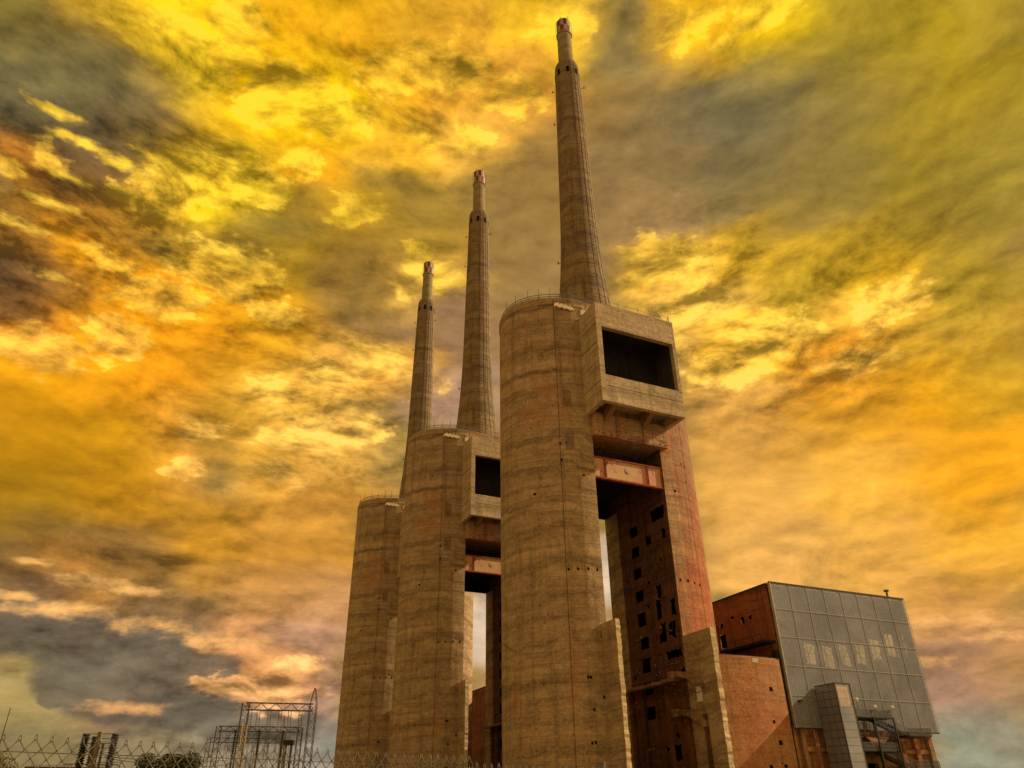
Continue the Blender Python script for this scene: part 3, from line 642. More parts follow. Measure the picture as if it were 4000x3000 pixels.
# roof railing round the left shell and over the box
q = MB()
ring = [(-x, -y) for x, y in ARC[::-1]]+[(-8.7, -YF), (-4, -YF)]
ring2 = [(-x, y) for x, y in ARC]
def railing(q, pts, z, step=2.0, tall=()):
    L = 0; nxt = 0
    for zz in (.55, 1.1): q.tube([(a, b_, z+zz) for a, b_ in pts], .075)
    for (a, b_) in zip(pts, pts[1:]):
        d = math.dist(a, b_)
        while nxt <= L+d and d > 0:
            t = (nxt-L)/d; x = a[0]+(b_[0]-a[0])*t; y = a[1]+(b_[1]-a[1])*t
            q.bar((x, y, z), (x, y, z+1.1), .05); nxt += step
        L += d
loop = [(x, -y) for x, y in ARC]+[(x, y) for x, y in ARC[::-1][1:]]+[(-x, y) for x, y in ARC]+[(-x, -y) for x, y in ARC[::-1][1:]]
railing(q, [(a_*.985, b_*.985) for a_, b_ in loop+[loop[0]]], ZR)
for i in (2, 10, 18, 24, 30, 35): x, y = ring[min(i, len(ring)-1)]; q.bar((x, y, ZR), (x, y, ZR+2.6), .06)
q.build('roof_railing', 'rail', tower)
q = MB()
for x in (-5, -3, 1.6, 4.4, 6.6, 8.9): q.bar((x, BY+.4, BZ1), (x, BY+.4, BZ1+1.7), .05)
q.tube([(-5, BY+.4, BZ1+1.2), (1.6, BY+.4, BZ1+1.25), (4.4, BY+.4, BZ1+.9), (9.0, BY+.4, BZ1+1.2)], .03)
for a, b_ in (((5.2,BY+.5,BZ1),(6.1,BY+.5,BZ1+1.9)),((6.1,BY+.5,BZ1+1.9),(7.6,BY+.5,BZ1+.1)),((5.6,BY+.5,BZ1+.9),(7.4,BY+.5,BZ1+1.2)),((8.4,BY+.5,BZ1),(9.0,BY+.5,BZ1+1.8)),((9.0,BY+.5,BZ1+1.8),(9.1,BY+.5,BZ1))): q.bar(a, b_, .05)
q.build('roof_railing', 'rail', bxo)
# chimney
CX, CY = -.95, -.8
mb = MB()
prof = [(ZR-.8,6.9),(94,6.35),(97,5.95),(100,5.65),(103,5.4),(108,4.98),(114.7,4.6),(122,4.34),(132,4.12),(145,3.9),(158,3.68),(170,3.45),(178.8,3.28),(179.8,3.22),(180.6,2.95),(181.0,2.5),(181.05,1.2)]
mb.lathe(prof, 80)
wn_ = 8; base_ang = math.atan2(CAM.y-CY, CAM.x-CX)
for j in range(16):                                                   # vertical rows of tie holes and ladder rungs
    a = base_ang+math.radians(20+j*9.5) if j < 8 else base_ang-math.radians(10+(j-8)*20)
    for z in range(96, 172, 3 if j < 8 else 9):
        if random.random() < .35: continue
        r_ = 6.9
        for (z0, ra), (z1, rb) in zip(prof, prof[1:]):
            if z0 <= z <= z1: r_ = ra+(rb-ra)*(z-z0)/(z1-z0)
        x, y = math.cos(a)*r_, math.sin(a)*r_
        mb.bar((x*.985, y*.985, z), (x*1.006, y*1.006, z), .13, 5, 1)
ch = mb.build('chimney', ['chimney', 'black'], tower, smooth=True, loc=(CX, CY, 0))
wn_ = 8; base_ang = math.atan2(CAM.y-CY, CAM.x-CX)
for k_ in range(wn_):
    a = base_ang+math.radians(5)+k_*2*PI/wn_; q = MB()
    c, s_ = math.cos(a), math.sin(a)
    def P(rad, t, z): return (rad*c-t*s_, rad*s_+t*c, z)
    q.hexa([P(3.0,-.38,174.9),P(3.40,-.38,174.9),P(3.40,.38,174.9),P(3.0,.38,174.9),P(3.0,-.38,177.1),P(3.37,-.38,177.1),P(3.37,.38,177.1),P(3.0,.38,177.1)])
    q.build('vent_opening', 'black', ch)
q = MB()
for da in (18, 36, 52, 66):
    a = base_ang+math.radians(da)
    pts = []
    for (z0, ra) in prof[:13]: pts.append((math.cos(a)*(ra+.02), math.sin(a)*(ra+.02), z0))
    q.tube(pts, .05, 4)
q.build('service_cable', 'dark_steel', ch)
q = MB(); q.lathe([(181.0,2.10),(188,2.04),(194.3,1.98)], 48, cap=False); q.lathe([(193.9,2.0),(193.95,2.22),(194.5,2.22),(194.55,2.0)], 48, cap=False)
fl = q.build('flue', 'flue', ch, smooth=True)
q = MB(); n_ = 48
vs = []
q.lathe([(194.55,2.0),(200.0,2.0),(200.0,1.75),(194.6,1.75)], n_, cap=False)
cp = q.build('checkered_cap', 'checks', ch, smooth=True)
uvl = cp.data.uv_layers.new(name='UV')
for pl in cp.data.polygons:
    for li in pl.loop_indices:
        v = cp.data.vertices[cp.data.loops[li].vertex_index].co
        ang = math.atan2(v.y, v.x); cen = math.atan2(pl.center.y, pl.center.x)
        if ang-cen > PI: ang -= 2*PI
        if cen-ang > PI: ang += 2*PI
        uvl.data[li].uv = ((ang+PI)/(2*PI)*12+.001, min(1.999, (v.z-194.55)/5.45*3)+.0 if False else (v.z-194.55)/5.46*2+.0005)
q = MB()
for da in (-80, -20, 40, 100):
    a = base_ang+math.radians(da); x, y = math.cos(a), math.sin(a)
    q.bar((x*2.0,y*2.0,194.6),(x*2.35,y*2.35,194.6),.05); q.bar((x*2.3,y*2.3,194.6),(x*2.3,y*2.3,200.9),.035); q.bar((x*1.95,y*1.95,199.9),(x*1.95,y*1.95,200.8),.05)
q.build('lightning_rod', 'dark_steel', ch)
for da, z in ((-84, 158), (-86, 112), (84, 171), (-88, 171)):
    a = base_ang+math.radians(da); x, y = math.cos(a), math.sin(a); r_ = 3.9 if z > 150 else 4.9
    q = MB(); q.bar((x*(r_-.4),y*(r_-.4),z),(x*(r_+.45),y*(r_+.45),z),.06); q.bar((x*(r_+.4),y*(r_+.4),z-.2),(x*(r_+.4),y*(r_+.4),z+.5),.14,6)
    q.build('warning_lamp', 'dark_steel', ch)

t2 = copy_tree(tower); t2.location = (0, 63.76, 0)
t2['label'] = 'middle boiler tower, half its box opening hidden behind the large near tower'
t3 = copy_tree(tower); t3.location = (0, 118.84, 0)
t3['label'] = 'farthest and leftmost boiler tower, its chimney ending lowest in view'

for t_ in (t2, t3):
    for o in [x for x in S.objects if x.parent == t_ and x.name.startswith('concrete_shell')]:
        if 'label' in o.keys(): del o['label']
        o.data = o.data.copy(); o.data.materials[3] = M['shell']; o.data.materials[4] = M['shell']
# ------------------------------------------------------------------ turbine hall with mesh screen
HX, HY, HZ = 30.0, -8.0, 39.3
HW = 65.3
hall = thing('turbine_hall', 'derelict brown turbine hall with a grey mesh screen across its front, at the right', 'industrial building', (0,0,0))
holes = [(y-HY, y-HY+w, z, z+h) for (y, z, w, h) in ((2.3,34.8,.9,.6),(-.6,33.5,.9,1.1),(-2.7,33.7,.7,.7),(6.0,33.8,.9,.8),(5.6,29.9,1.6,2.6),(12,30,1.6,2.4),(18,31,1.4,2),
         (40,26,2,3),(55,26,2,3),(70,28,2,3),(85,26,2,3),(100,28,2,3),(34,16,4,5),(60,14,4,5),(110,20,3,4),(4.5,20,1.4,2.0))]
mb = MB(); mb.wall((HX, HY, 0), (0,1,0), (0,0,1), (-1,0,0), 150, HZ-.3, holes, 1.2, 0, 1, True, 1, .12); mb.build('side_wall', ['hall', 'black'], hall)
mb = MB(); mb.box(HX-.12, HX+.5, HY, HY+150, HZ-.3, HZ); mb.build('roof_edge', 'dark_steel', hall)
mb = MB(); mb.box(HX-.5, HX-.002, HY+13, HY+18, 29.2, 29.5); mb.box(HX-2.6, HX-.002, HY+.1, HY+22, 28.4, 28.8)
for i in range(9): mb.bar((HX-2.5, HY+1+i*2.4, 28.8), (HX-2.5, HY+1+i*2.4, 29.9), .05)
mb.bar((HX-2.5, HY+1, 29.9), (HX-2.5, HY+21, 29.9), .04); mb.build('side_gallery', 'shade_joint', hall)
# front wall: lower solid part with pilasters, upper part with tall arched openings
fholes = []
BAY = (HW-HX-.5)/8
for i in range(8):
    x0 = .5+BAY*i+.75+2.1; x1 = min(HW-HX-.4, .5+BAY*(i+1)-.75+2.1)
    z0, z1 = ((25.2, 29.2), (25.2, 29.2), (25.0, 29.0), (25.6, 29.6), (26.2, 30.2), (27.0, 31.2), (28.2, 32.6), (28.6, 32.9))[i]
    if i > 0 and x1-x0 > 1: fholes.append((x0, x1, z0, z1))
lowholes = [(2.4, 3.3, 8.4, 9.9), (9.9, 13.5, 5.5, 8.6), (15.5, 20, 5.0, 9.0), (22, 26, 4.0, 8.5)]
mb = MB(); mb.wall((HX+.01, HY+1.2, 0), (1,0,0), (0,0,1), (0,-1,0), HW-HX, 14.8, lowholes, .9, 0, 1, back=False)
mb.build('front_wall', ['hall_front', 'black'], hall)
mb = MB(); mb.wall((HX+.01, HY+1.2, 14.8), (1,0,0), (0,0,1), (0,-1,0), HW-HX, HZ-.1-14.8, [(a, b_, c-14.8, d_-14.8) for a, b_, c, d_ in fholes], .5, 0, 1, back=False, jit=.32)
M['upper'] = concrete('dark_upper_wall', (.12, .09, .07), (.17, .13, .10), (.05, .04, .03), None, 0, lift=5, streak=.9)  # upper wall darker than the ochre part below
mb.build('upper_front_wall', ['upper', 'black'], hall)
mb = MB(); mb.box(HX+1.2, HW-1, HY+12, HY+12.4, 0, 20); mb.box(HX+1.2, HW-1, HY+2.2, HY+12, 20, 20.3); mb.build('inner_floor', 'shade_joint', hall)
mb = MB(); mb.quad([(HW,HY+1.2,0),(HW,HY+150,0),(HW,HY+150,22),(HW,HY+1.2,22)]); mb.build('side_wall', 'hall_front', hall)
mb = MB(); mb.box(HX, HW, HY+149, HY+149.5, 0, HZ-1); mb.build('rear_wall', 'hall', hall)
for x in (HX+.5, HX+2.6, 35.5, 56.2, 59.9, 63.6):
    mb = MB(); mb.box(x-.45, x+.45, HY+.35, HY+1.19, 0, 14.0); mb.build('pilaster', 'hall_front', hall)
mb = MB(); mb.box(HX+3, HW-1, HY+.6, HY+1.18, 10.6, 11.4); mb.box(HX+3, HW-1, HY+.7, HY+1.17, 4.6, 5.2); mb.build('string_course', 'hall_front', hall)
# big duct lying behind the stair
mb = MB(); mb.bar((46, HY-.4, 11.6), (53.6, HY-.4, 11.6), 1.5, 24); mb.build('rusty_duct', 'hall', hall, smooth=True)
# mesh screen
ZS0, ZS1, SY = 14.2, 39.2, HY-.8
SX0, SX1 = 30.35, HW
mb = MB()
rows = [14.2, 19.4, 24.4, 29.4, 34.4, 39.2]; colsx = [SX0+(SX1-SX0)*i/8 for i in range(9)]
mb.box(SX0, SX1, SY, SY+.03, ZS0, ZS1); scr = mb.build('mesh_screen', 'screen', hall)
rr = random.Random(4)
q = MB()
M['seam'] = plain('pale_seam', (.38, .36, .30), .6, .2)
for x in colsx[1:-1]: q.box(x-.05, x+.05, SY-.05, SY-.004, ZS0, ZS1)
q.build('vertical_seam', 'seam', scr)
q = MB()
for z in rows[1:-1]: q.box(SX0, SX1, SY-.07, SY-.052, z-.05, z+.05)
q.build('horizontal_seam', 'seam', scr)
q = MB(); q.box(SX0-.25, SX0-.002, SY-.08, SY+.5, ZS0-.1, ZS1+.1); q.build('corner_trim', 'seam', scr)
q = MB(); q.box(SX0-.3, SX1+.1, SY-.1, SY+.3, ZS1+.01, ZS1+.2); q.build('edge_rail', 'dark_steel', scr); q = MB(); q.box(SX0-.25, SX1+.1, SY-.06, SY+.2, ZS0-.2, ZS0-.004); q.build('edge_rail', 'dark_steel', scr)
q = MB()
for i in range(9):
    x = colsx[i]; q.box(x-.2, x+.2, SY+.35, SY+.75, ZS0, ZS1)
for x in colsx[:-1]: q.box(x+2.1, x+2.2, SY+.5, SY+.6, ZS0, ZS1)
for z in [r_+2.5 for r_ in rows[:-1]]: q.box(SX0, SX1, SY+.5, SY+.56, z-.05, z+.05)
for z in rows: q.box(SX0, SX1, SY+.4, SY+.6, z-.1, z+.1)
for i in range(8):
    for j in range(5):
        if (i+j) % 2: a, b_ = (colsx[i], rows[j]), (colsx[i+1], rows[j+1])
        else: a, b_ = (colsx[i+1], rows[j]), (colsx[i], rows[j+1])
        q.bar((a[0], SY+.3, a[1]), (b_[0], SY+.3, b_[1]), .07)
        cxm, czm = (colsx[i]+colsx[i+1])/2, (rows[j]+rows[j+1])/2
        arcp = [(cxm+1.7*math.cos(t*PI/8), SY+.28, czm-.8+1.9*math.sin(t*PI/8)) for t in range(9)]; q.tube(arcp, .05)
q.build('backing_frame', 'dark_steel', scr)
q = MB(); q.box(SX0, SX1, SY+.8, HY+1.19, ZS1-.25, ZS1-.05); q.box(SX1-.25, SX1-.05, SY+.8, HY+1.19, ZS0, ZS1-.26); q.build('closing_sheet', 'grey_steel', hall)
q = MB()
nz = 26
for j in range(nz):                                                   # lacing along the right edge
    z = ZS0+(ZS1-ZS0)*j/nz; z2 = ZS0+(ZS1-ZS0)*(j+1)/nz
    q.bar((SX1, SY, z), (SX1+.35, SY, (z+z2)/2), .035); q.bar((SX1+.35, SY, (z+z2)/2), (SX1, SY, z2), .035)
q.build('edge_lacing', 'seam', scr)
q = MB(); q.bar((62.4, HY+.3, HZ-.3), (62.4, HY+.3, HZ+1.5), .22, 10); q.bar((62.4, HY+.3, HZ+1.5), (62.4, HY+.3, HZ+1.8), .5, 10, r2=.55); q.build('roof_vent', 'grey_steel', hall)
q = MB(); q.box(31.6, 32.3, SY-.5, SY-.06, 18.3, 18.6); q.bar((31.9, SY-.1, 18.4), (32.0, SY-.7, 18.7), .08); q.build('camera_bracket', 'dark_steel', hall)

# curved orange wall between the near tower and the hall
CCX, CCY, CR = 22.0, 35.6, 45.0
poly = [(x, CCY-math.sqrt(CR*CR-(x-CCX)**2)) for x in [12+17*i/20 for i in range(21)]]
mb = MB(); mb.prism(poly+[(29, -3), (12, -3)], 0, 25.3)
cw = mb.build('concrete_wall', ['curve'], None, smooth=True); tag(cw, 'orange concrete wall with small square holes, between the near tower and the screened hall', 'wall')
def wy(x): return CCY-math.sqrt(CR*CR-(x-CCX)**2)
for (px, z, w, h) in ((25.6,20.1,.75,.75),(25.0,14.9,.5,.55),(25.7,11.7,.8,.8),(26.0,8.2,.7,.6),(25.2,8.6,.3,.3),(22.7,8.0,.7,.7)):
    q = MB(); j_ = .08; q.hexa([(px-w/2,wy(px)-.03,z-h/2),(px+w/2+j_,wy(px)-.03,z-h/2+j_),(px+w/2,wy(px)+.2,z-h/2),(px-w/2,wy(px)+.2,z-h/2),(px-w/2+j_,wy(px)-.03,z+h/2),(px+w/2,wy(px)-.03,z+h/2-j_),(px+w/2,wy(px)+.2,z+h/2),(px-w/2,wy(px)+.2,z+h/2)]); q.build('wall_hole', 'black', cw)
q = MB(); q.box(22.4, 23.7, -9.43, -9.2, 24.3, 25.0); q.build('pale_patch', 'patch', cw)
q = MB(); q.box(12, 29.02, -9.0, -8.9, 25.303, 25.5); q.build('rim', 'shade_joint', cw)
q = MB(); q.box(29.1, 29.8, HY-.3, HY+.6, 0, 27); tag(q.build('gap_shade_block', 'shade_joint'), 'dark painted shade block in the gap between the orange wall and the grey screened hall', 'dark filler')  # shade of the dark gap, given as a near-black solid block

# lift tower
LX0, LX1, LY0, LY1, LZ = 36.13, 39.66, -13.6, -8.95, 21.07
lift = thing('lift_tower', 'tall narrow lift tower clad in grey mesh sheets, standing in front of the hall screen', 'lift tower', (0,0,0))
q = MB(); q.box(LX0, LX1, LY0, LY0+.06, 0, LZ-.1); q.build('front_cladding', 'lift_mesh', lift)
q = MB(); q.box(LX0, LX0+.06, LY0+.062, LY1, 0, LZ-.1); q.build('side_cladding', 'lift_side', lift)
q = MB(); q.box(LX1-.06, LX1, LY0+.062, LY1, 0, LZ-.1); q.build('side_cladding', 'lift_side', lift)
q = MB(); q.box(LX0-.06, LX1+.06, LY0-.06, LY1, LZ-.098, LZ+.02); q.build('roof', 'dark_steel', lift)
q = MB()
for x, y in ((LX0, LY0), (LX1, LY0)): q.box(x-.09, x+.05, y-.07, y+.07, 0, LZ-.1)
q.build('corner_post', 'dark_steel', lift)
q = MB()
for i in range(0, 17):
    z = LZ-.1-1.22*(i+1)
    if z > 0:
        q.box(LX0+.06, LX1-.06, LY0-.03, LY0-.004, z, z+.06)
q.build('sheet_joint', 'seam', lift)
q = MB()
for i in range(0, 17):
    z = LZ-.1-1.22*(i+1)
    if z > 0: q.box(LX0-.03, LX0-.004, LY0+.08, LY1, z, z+.07)
for yy in (LY0+1.5, LY0+3.0): q.box(LX0-.02, LX0-.003, yy, yy+.05, 0, LZ-.1)
q.build('sheet_joint', 'dark_steel', lift)
q = MB(); q.box(LX0+.35, LX1-.75, LY0-.02, LY0-.003, LZ-3.9, LZ-.6); q.build('sky_gleam_panel', 'pink', lift)  # bright sky gleam on the mesh, painted as a pale panel

q = MB(); q.box(LX0+.3, LX0+1.6, LY0+.5, LY1, 1, LZ-1); q.build('lift_shaft', 'grey_steel', lift)

# fire stair
SYF, SYB = -13.6, -9.3
stair = thing('fire_stair', 'dark steel fire stair with zigzag flights and landings, right of the mesh lift tower', 'outdoor stair', (0,0,0))
def platform(x0, x1, z, name='landing'):
    q = MB(); q.box(x0, x1, SYF, SYB, z-.18, z); p_ = q.build(name, 'dark_steel', stair)
    q = MB()
    n_ = int((x1-x0)/.16)
    for i in range(n_+1):
        x = x0+(x1-x0)*i/n_; q.bar((x, SYF+.03, z), (x, SYF+.03, z+1.2), .035)
    for zz in (.1, .65, 1.2): q.bar((x0, SYF+.03, z+zz), (x1, SYF+.03, z+zz), .04)
    for x in (x1,):
        for i in range(12): yy = SYF+(SYB-SYF)*i/11; q.bar((x, yy, z), (x, yy, z+1.2), .035)
        q.bar((x, SYF, z+1.2), (x, SYB, z+1.2), .04)
    q.build('guard_rail', 'grey_steel', p_); return p_
def flight(x0, z0, x1, z1, ya, yb):
    q = MB(); n_ = 14
    q.hexa([(x0,ya,z0-.35),(x1,ya,z1-.35),(x1,ya+.08,z1-.35),(x0,ya+.08,z0-.35),(x0,ya,z0),(x1,ya,z1),(x1,ya+.08,z1),(x0,ya+.08,z0)])
    q.hexa([(x0,yb-.08,z0-.35),(x1,yb-.08,z1-.35),(x1,yb,z1-.35),(x0,yb,z0-.35),(x0,yb-.08,z0),(x1,yb-.08,z1),(x1,yb,z1),(x0,yb,z0)])
    for i in range(n_):
        t = (i+.5)/n_; x = x0+(x1-x0)*t; z = z0+(z1-z0)*t; q.box(x-.18, x+.18, ya+.081, yb-.081, z-.16, z-.08)
    f_ = q.build('stair_flight', 'dark_steel', stair)
    q = MB()
    for y in (ya+.04, yb-.04):
        for i in range(26):
            t = i/25; x = x0+(x1-x0)*t; z = z0+(z1-z0)*t; q.bar((x,y,z),(x,y,z+1.1),.03)
        q.bar((x0,y,z0+1.1),(x1,y,z1+1.1),.04)
    q.build('guard_rail', 'grey_steel', f_)
ZP = [15.8, 10.55, 5.3]
for i, z in enumerate(ZP):
    platform(39.75, 48.2, z)
    ym = (SYF+SYB)/2
    flight(44.2, z, 51.4, z-2.65, SYF+.1, ym-.1)
    platform(51.4, 57.1, z-2.7, 'half_landing')
    flight(51.4, z-2.7, 46.0, z-5.2, ym+.1, SYB-.1)
for x, y in ((43.6, SYF-.1), (48.3, SYF-.1), (43.6, SYB+.1), (48.3, SYB+.1)):
    q = MB(); q.box(x-.14, x+.14, y-.1, y+.1, 0, 15.8 if y < -11 else 17.5); q.build('post', 'dark_steel', stair)
for x in (55.2,):
    q = MB(); q.box(x-.07, x+.07, SYF-.12, SYF-.02, 0, 12.9); q.build('post', 'dark_steel', stair)
for i, (x, z) in enumerate(((40.5, 18.5), (44.5, 17.45), (48.7, 17.5))):
    q = MB(); q.bar((x, SYF+.05, 16.9), (x, SYF+.05, z-.2), .04)
    q.bar((x-.45, SYF, z-.05), (x-.1, SYF-.05, z-.02), .04)
    l_ = q.build('lamp', 'dark_steel', stair)
    q = MB(); q.lathe([(z-.3,.05),(z-.26,.2),(z-.1,.3),(z+.1,.3),(z+.24,.2),(z+.3,.04)], 14, x+.02, SYF-.05); q.build('globe', 'lamp', l_, smooth=True)

# ------------------------------------------------------------------ helper for placing far things by bearing
def at(px, py, D):
    d = rt*((px-2000)/F_PX)-up*((py-1500)/F_PX)+fw
    return CAM+d*(D/math.hypot(d.x, d.y))
# ------------------------------------------------------------------ substation gantries
def lattice_col(q, x, y, w, z0, z1, r=.05, w2=None, step=None):
    w2 = w if w2 is None else w2; step = step or w*1.5
    n_ = max(2, int((z1-z0)/step))
    cs = [(-1,-1),(1,-1),(1,1),(-1,1)]
    def P(c, t): ww = (w+(w2-w)*t)/2; return (x+c[0]*ww, y+c[1]*ww, z0+(z1-z0)*t)
    for c in cs: q.bar(P(c,0), P(c,1), r)
    for i in range(n_):
        t0, t1 = i/n_, (i+1)/n_
        for k_ in range(4):
            a, b_ = cs[k_], cs[(k_+1) % 4]
            q.bar(P(a,t0), P(b_,t1), r*.6) if (i % 2) else q.bar(P(b_,t0), P(a,t1), r*.6)
def lattice_beam(q, a, b_, h, d, r=.05):
    a = Vector(a); b_ = Vector(b_); L = (b_-a).length; n_ = int(L/(h*1.1)); ax = (b_-a).normalized(); sd_ = Vector((-ax.y, ax.x, 0)).normalized()*d/2
    for s1 in (-1, 1):
        for zz in (0, h): q.bar(a+sd_*s1+Vector((0,0,zz)), b_+sd_*s1+Vector((0,0,zz)), r)
        for i in range(n_):
            p0 = a+(b_-a)*(i/n_); p1 = a+(b_-a)*((i+1)/n_)
            z0, z1 = (0, h) if i % 2 else (h, 0)
            q.bar(p0+sd_*s1+Vector((0,0,z0)), p1+sd_*s1+Vector((0,0,z1)), r*.6)
            if s1 > 0: q.bar(p0+sd_+Vector((0,0,h)), p1-sd_+Vector((0,0,h)), r*.5); q.bar(p0+sd_, p1-sd_, r*.5)
def gantry(xa, ya, xb, yb, H_, hb, w, spire, label, lines):
    t = thing('substation_gantry', label, 'steel gantry', (0,0,0), 0, 'lattice gantries in the substation')
    for i, (x, y) in enumerate(((xa, ya), (xb, yb))):
        q = MB(); lattice_col(q, x, y, w, 0, H_, .052, None, w*.95)
        if spire[i] > 0: lattice_col(q, x, y, w, H_, H_+spire[i], .04, .12)
        q.build('lattice_column', 'lattice', t)
    q = MB(); lattice_beam(q, (xa, ya, H_-hb), (xb, yb, H_-hb), hb, w*.9, .052); q.build('lattice_beam', 'lattice', t)
    for k_ in lines:
        x = xa+(xb-xa)*k_; y = ya+(yb-ya)*k_; q = MB()
        for dx in (-.18, .18):
            q.bar((x+dx, y, H_-hb), (x+dx*1.4, y-1, H_-hb-4.5), .04); q.bar((x+dx*1.4, y-1, H_-hb-4.5), (x+dx*1.4, y-1.2, 2.5), .03)
        for i in range(7): z = H_-hb-.6-i*.28; q.bar((x-.18, y-.1, z), (x+.18, y-.1, z), .03)
        q.build('hanging_conductor', 'lattice', t)
    return t
gantry(-60.75, -7.35, -52.35, -8.6, 14.8, .85, .85, (0, 2.0), 'tallest and nearest lattice gantry, with a spire on its right column beside the far tower', (.08, .2, .36, .52, .66, .82))
gantry(-61.0, 22.83, -48.4, 21.1, 14.8, .75, .75, (0, 0), 'middle lattice gantry with a short spike near its right end, behind the tallest one', (.12, .25, .35, .48, .6, .8))
q = MB(); lattice_col(q, -51.1, 21.5, .35, 14.8, 16.6, .03, .06); 
sp = q.build('spike', 'lattice', [o for o in S.objects if o.name.startswith('substation_gantry') and o.parent is None][-1])
gantry(-59.6, 56.3, -45.6, 54.7, 15.8, .8, .7, (0, 0), 'lowest and farthest lattice gantry, leftmost end of the three, behind the other two', (.15, .3, .45, .6, .8))
# support posts with dark insulators
pp = []
for (xt, yt), D_ in (((705,720),90), ((1000,720),90), ((1290,720),90)):
    p = at(700+xt/3.16, 2620+yt/3.16, D_); pp.append(p)
lab = ['left', 'middle', 'right']
for i, p in enumerate(pp):
    t = thing('insulator_post', 'dark insulator post under the gantries, %s of the three' % lab[i], 'insulator', (p.x, p.y, 0), 0, 'insulator posts under the gantries')
    q = MB(); q.lathe([(0,.10),(7.3,.10)], 10); q.build('post', 'lattice', t)
    q = MB(); pr = []
    for j in range(12): z = 7.3+j*.21; pr += [(z,.08),(z+.05,.17),(z+.1,.17),(z+.15,.08)]
    q.lathe(pr, 12); q.build('insulator', 'dark_steel', t)
    q = MB()
    for s_ in (-1, 1): q.bar((0,0,p.z-.1), (s_*1.4, 1.5, p.z-1.6), .03)
    q.build('stay_wire', 'lattice', t)
p = at(700+815/3.16, 2620+660/3.16, 80)
q = MB(); lattice_col(q, p.x, p.y, .5, 0, p.z, .045, .42, .8)
tag(q.build('lattice_mast', 'cream_lattice'), 'sunlit cream lattice mast in front of the dark gantries', 'lattice mast')
# twin post with dark cap
p = at(700+1360/3.16, 2620+860/3.16, 50)
t = thing('twin_post', 'pair of stout posts under one dark red cap, in front of the gantries', 'post', (p.x, p.y, 0), -YAW)
for x in (-.16, .16):
    q = MB(); q.bar((x, 0, 0), (x, 0, p.z-.2), .07, 8); q.build('post', 'dark_steel' if x > 0 else 'post', t)
q = MB(); q.box(-.29, .29, -.2, .2, p.z-.25, p.z); q.build('cap', 'cap', t)
# dark switchgear frame
p = at(1240/3.16, 2700+520/3.16, 40)
t = thing('switchgear_frame', 'dark ladder-like switchgear frame with two insulator stacks around a beige post, behind the fence', 'electrical frame', (p.x, p.y, 0), -YAW+.15)
zt = p.z
for x, y in ((-.6, 0), (.6, 0), (-.62, 1.3), (-.6, .25), (.6, .25)):
    q = MB(); pr = [(0,.05)]
    z = zt-1.8
    while z < zt-.05: pr += [(z,.05),(z+.02,.12),(z+.07,.12),(z+.09,.07)]; z += .1
    q.lathe(pr, 8, x, y); q.build('insulator_stack', 'dark_steel', t)
for i in range(7):
    q = MB(); z = zt-.02-i*.17; y = i*.26; q.bar((-.62, y, z), (.62, y, z), .016); q.build('crossbar', 'dark_steel', t)
q = MB(); q.box(-.08, .08, -.1, .06, 0, zt+.05); q.build('post', 'post', t)
q = MB(); q.bar((-.25, .3, zt-.5), (-.3, .3, 0), .05); q.bar((.12, .3, zt-.4), (.2, .3, 0), .06); q.build('brace', 'post', t)
# low building with red-black roof and pipes
a = at(330/3.16, 2700+935/3.16, 60); b_ = at(1480/3.16, 2700+935/3.16, 60)
t = thing('low_shed', 'low shed with a dark red roof edge and pipe rails, behind the fence', 'shed', (0,0,0))
dr = Vector((b_.x-a.x, b_.y-a.y, 0)); zz = a.z
def L_(u, v, z): e = Vector((-dr.y, dr.x, 0)).normalized(); pnt = Vector((a.x, a.y, 0))+dr*u+e*v; return (pnt.x, pnt.y, z)
q = MB(); q.hexa([L_(0,0,0),L_(.8,0,0),L_(.8,4,0),L_(0,4,0),L_(0,0,zz-.25),L_(.8,0,zz-.25),L_(.8,4,zz-.25),L_(0,4,zz-.25)]); q.build('wall', 'post', t)
q = MB(); q.hexa([L_(-.02,-.2,zz-.248),L_(.82,-.2,zz-.248),L_(.82,4.2,zz-.248),L_(-.02,4.2,zz-.248),L_(-.02,-.2,zz+.02),L_(.82,-.2,zz+.02),L_(.82,4.2,zz+.02),L_(-.02,4.2,zz+.02)]); q.build('roof', 'roof_red', t)
q = MB()
for v in (0, .25, .5): q.tube([L_(.38,v,zz+.2),L_(.97,v,zz+.2),L_(1.0,v,zz+.1),L_(1.01,v,zz-.3)], .018, 6)
for i in range(24):
    q.bar(L_(.05+i*.018,0,zz), L_(.05+i*.018,0,zz+.12), .012)
q.tube([L_(.03,0,zz+.12),L_(.48,0,zz+.12)], .015)
q.build('pipe_rail', 'lattice', t)
# thin mast at far left
p = at(130/3.16, 2700+205/3.16, 60); q = MB(); q.bar((p.x, p.y, 0), (p.x, p.y, p.z), .06, 6, r2=.02)
tag(q.build('thin_mast', 'dark_steel'), 'thin dark pole rising above the fence at the far left edge', 'pole')
# power cables
def cable(a, b_, sag, r, label):
    q = MB(); pts = []
    for i in range(25):
        t_ = i/24; p_ = a.lerp(b_, t_); pts.append((p_.x, p_.y, p_.z-sag*4*t_*(1-t_)))
    q.tube(pts, r, 5); tag(q.build('power_cable', 'dark_steel'), label, 'cable', 'cables sagging to the gantries')
cable(at(415, 2955, 46), at(1040, 2942, 100), .5, .02, 'upper sagging cable from the switchgear frame to the gantries')
cable(at(415, 2962, 46), at(1035, 2952, 100), .7, .02, 'lower sagging cable from the switchgear frame to the gantries')
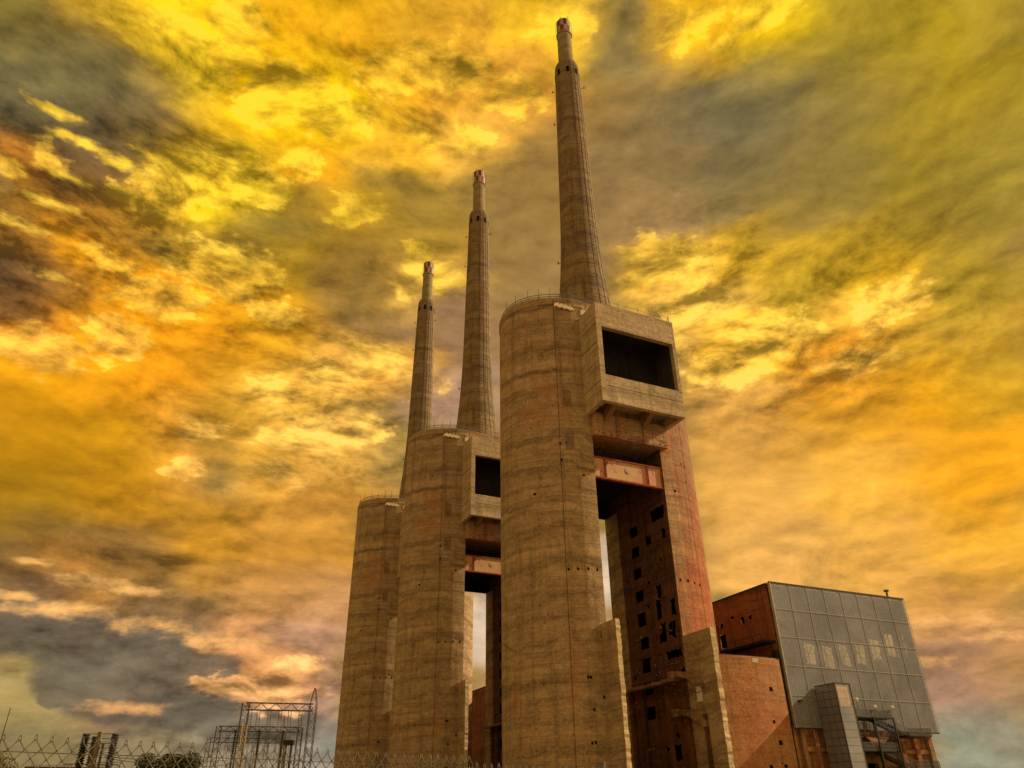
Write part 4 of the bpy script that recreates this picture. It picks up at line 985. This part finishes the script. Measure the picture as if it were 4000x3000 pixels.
# ------------------------------------------------------------------ plants
def leafy(q, c, rad, n_, size, rng):
    for _ in range(n_):
        d = Vector((rng.gauss(0,1), rng.gauss(0,1), rng.gauss(0,1))).normalized()*(rng.random()**.45)
        p_ = Vector(c)+Vector((d.x*rad[0], d.y*rad[1], d.z*rad[2]))
        u = Vector((rng.gauss(0,1), rng.gauss(0,1), rng.gauss(0,1))).normalized(); v = u.cross(Vector((rng.gauss(0,1), rng.gauss(0,1), rng.gauss(0,1)))).normalized()
        s_ = size*rng.uniform(.6,1.4); q.quad([p_-u*s_, p_-v*s_*.5, p_+u*s_, p_+v*s_*.5])
def plant(label, cat, px, py, D_, w, h, leaf, n_, size, name='bush'):
    p_ = at(px, py, D_); rng = random.Random(int(px))
    t = thing(name, label, cat, (p_.x, p_.y, 0))
    q = MB()
    q.bar((0,0,0), (0,0,p_.z-h*.8), .16, 7, r2=.09)
    for i in range(7):
        a_ = i*2.4; q.bar((0,0,p_.z-h*1.1), (math.cos(a_)*w*.6, math.sin(a_)*w*.6, p_.z-h*.35+rng.uniform(-.2,.2)), .06, 5, r2=.015)
    q.build('trunk', 'bark', t)
    q = MB()
    for i in range(13):
        c = (rng.uniform(-w,w)*.75, rng.uniform(-w,w)*.75, p_.z-h*.55+rng.uniform(-.42,.30)*h)
        leafy(q, c, (w*.38, w*.38, h*.25), n_//13, size, rng)
    q.build('crown', leaf, t)
plant('round dark green bush behind the fence, below the gantries', 'bush', 665, 2938, 60, 1.9, 2.4, 'leaf', 9000, .10)
plant('sparse dry tree behind the fence at the far left corner', 'tree', 45, 2918, 40, .8, 2.2, 'leaf_dry', 2600, .05, 'tree')
# ------------------------------------------------------------------ chain link fence
fence = thing('chain_link_fence', 'chain link fence with twisted wire tips running across the foreground', 'fence', (-73.4, -112.05, 0), math.atan(.323))
M['wire'] = plain('galvanised_wire', (.12, .115, .09), .5, .5, .3, 20)
P_ = .0705; HH = .042; q = MB(); rng = random.Random(9)
def ztop(x): return 1.995 if x < 2.78 else 1.955
def wob(x, z): return .008*math.sin(x*3.1+z*5)
n0, n1 = -18, 185
for k_ in range(n0, n1):
    x0 = k_*P_; zt = ztop(x0)+rng.uniform(-.004,.004); pts = []
    zlow = 1.50 if x0 < 4 else 1.6
    j = 0; z = zt-.016
    xl = x0+P_/2
    # two strands leave the knuckle and run down to left and right
    cur = [(x0, 0)]
    rows_ = int((zt-.016-zlow)/HH)
    L1 = []; L2 = []
    for j in range(rows_+1):
        zj = zt-.022-j*HH
        off = 0 if j % 2 == 0 else P_/2
        L1.append((x0+off, .003*(1 if j % 2 else -1)+wob(x0, zj), zj)); L2.append((x0-off, .003*(-1 if j % 2 else 1)+wob(x0, zj), zj))
    q.tube(L1, .0026, 4); q.tube(L2, .0026, 4)
    # knuckle loop
    tw = rng.uniform(-.002,.002); q.tube([(x0-.009,wob(x0,zt),zt-.034),(x0-.003+tw,.003+wob(x0,zt),zt-.006),(x0+.001+tw,.003+wob(x0,zt),zt),(x0+.004+tw,.001+wob(x0,zt),zt-.007),(x0+.008,-.002+wob(x0,zt),zt-.030)], .0024, 4)
q.build('wire_mesh', 'wire', fence)
q = MB()
for z in (1.922,): q.tube([(x*.25-1.3, .006+wob(x*.25, z), z-(.0 if x*.25-1.3 < 2.78 else .012)+.003*math.sin(x*.8)) for x in range(0, 58)], .0022, 5)
q.build('tension_wire', 'wire', fence)
for x, zt in ((2.45, 1.975), (4.22, 1.985), (8.3, 2.0)):
    q = MB(); q.bar((x, .05, 0), (x, .05, zt), .006 if x < 3 else .024, 8); q.bar((x, .05, zt), (x, .05, zt+.012), .007 if x < 3 else .027, 8); q.build('post', 'grey_steel', fence)
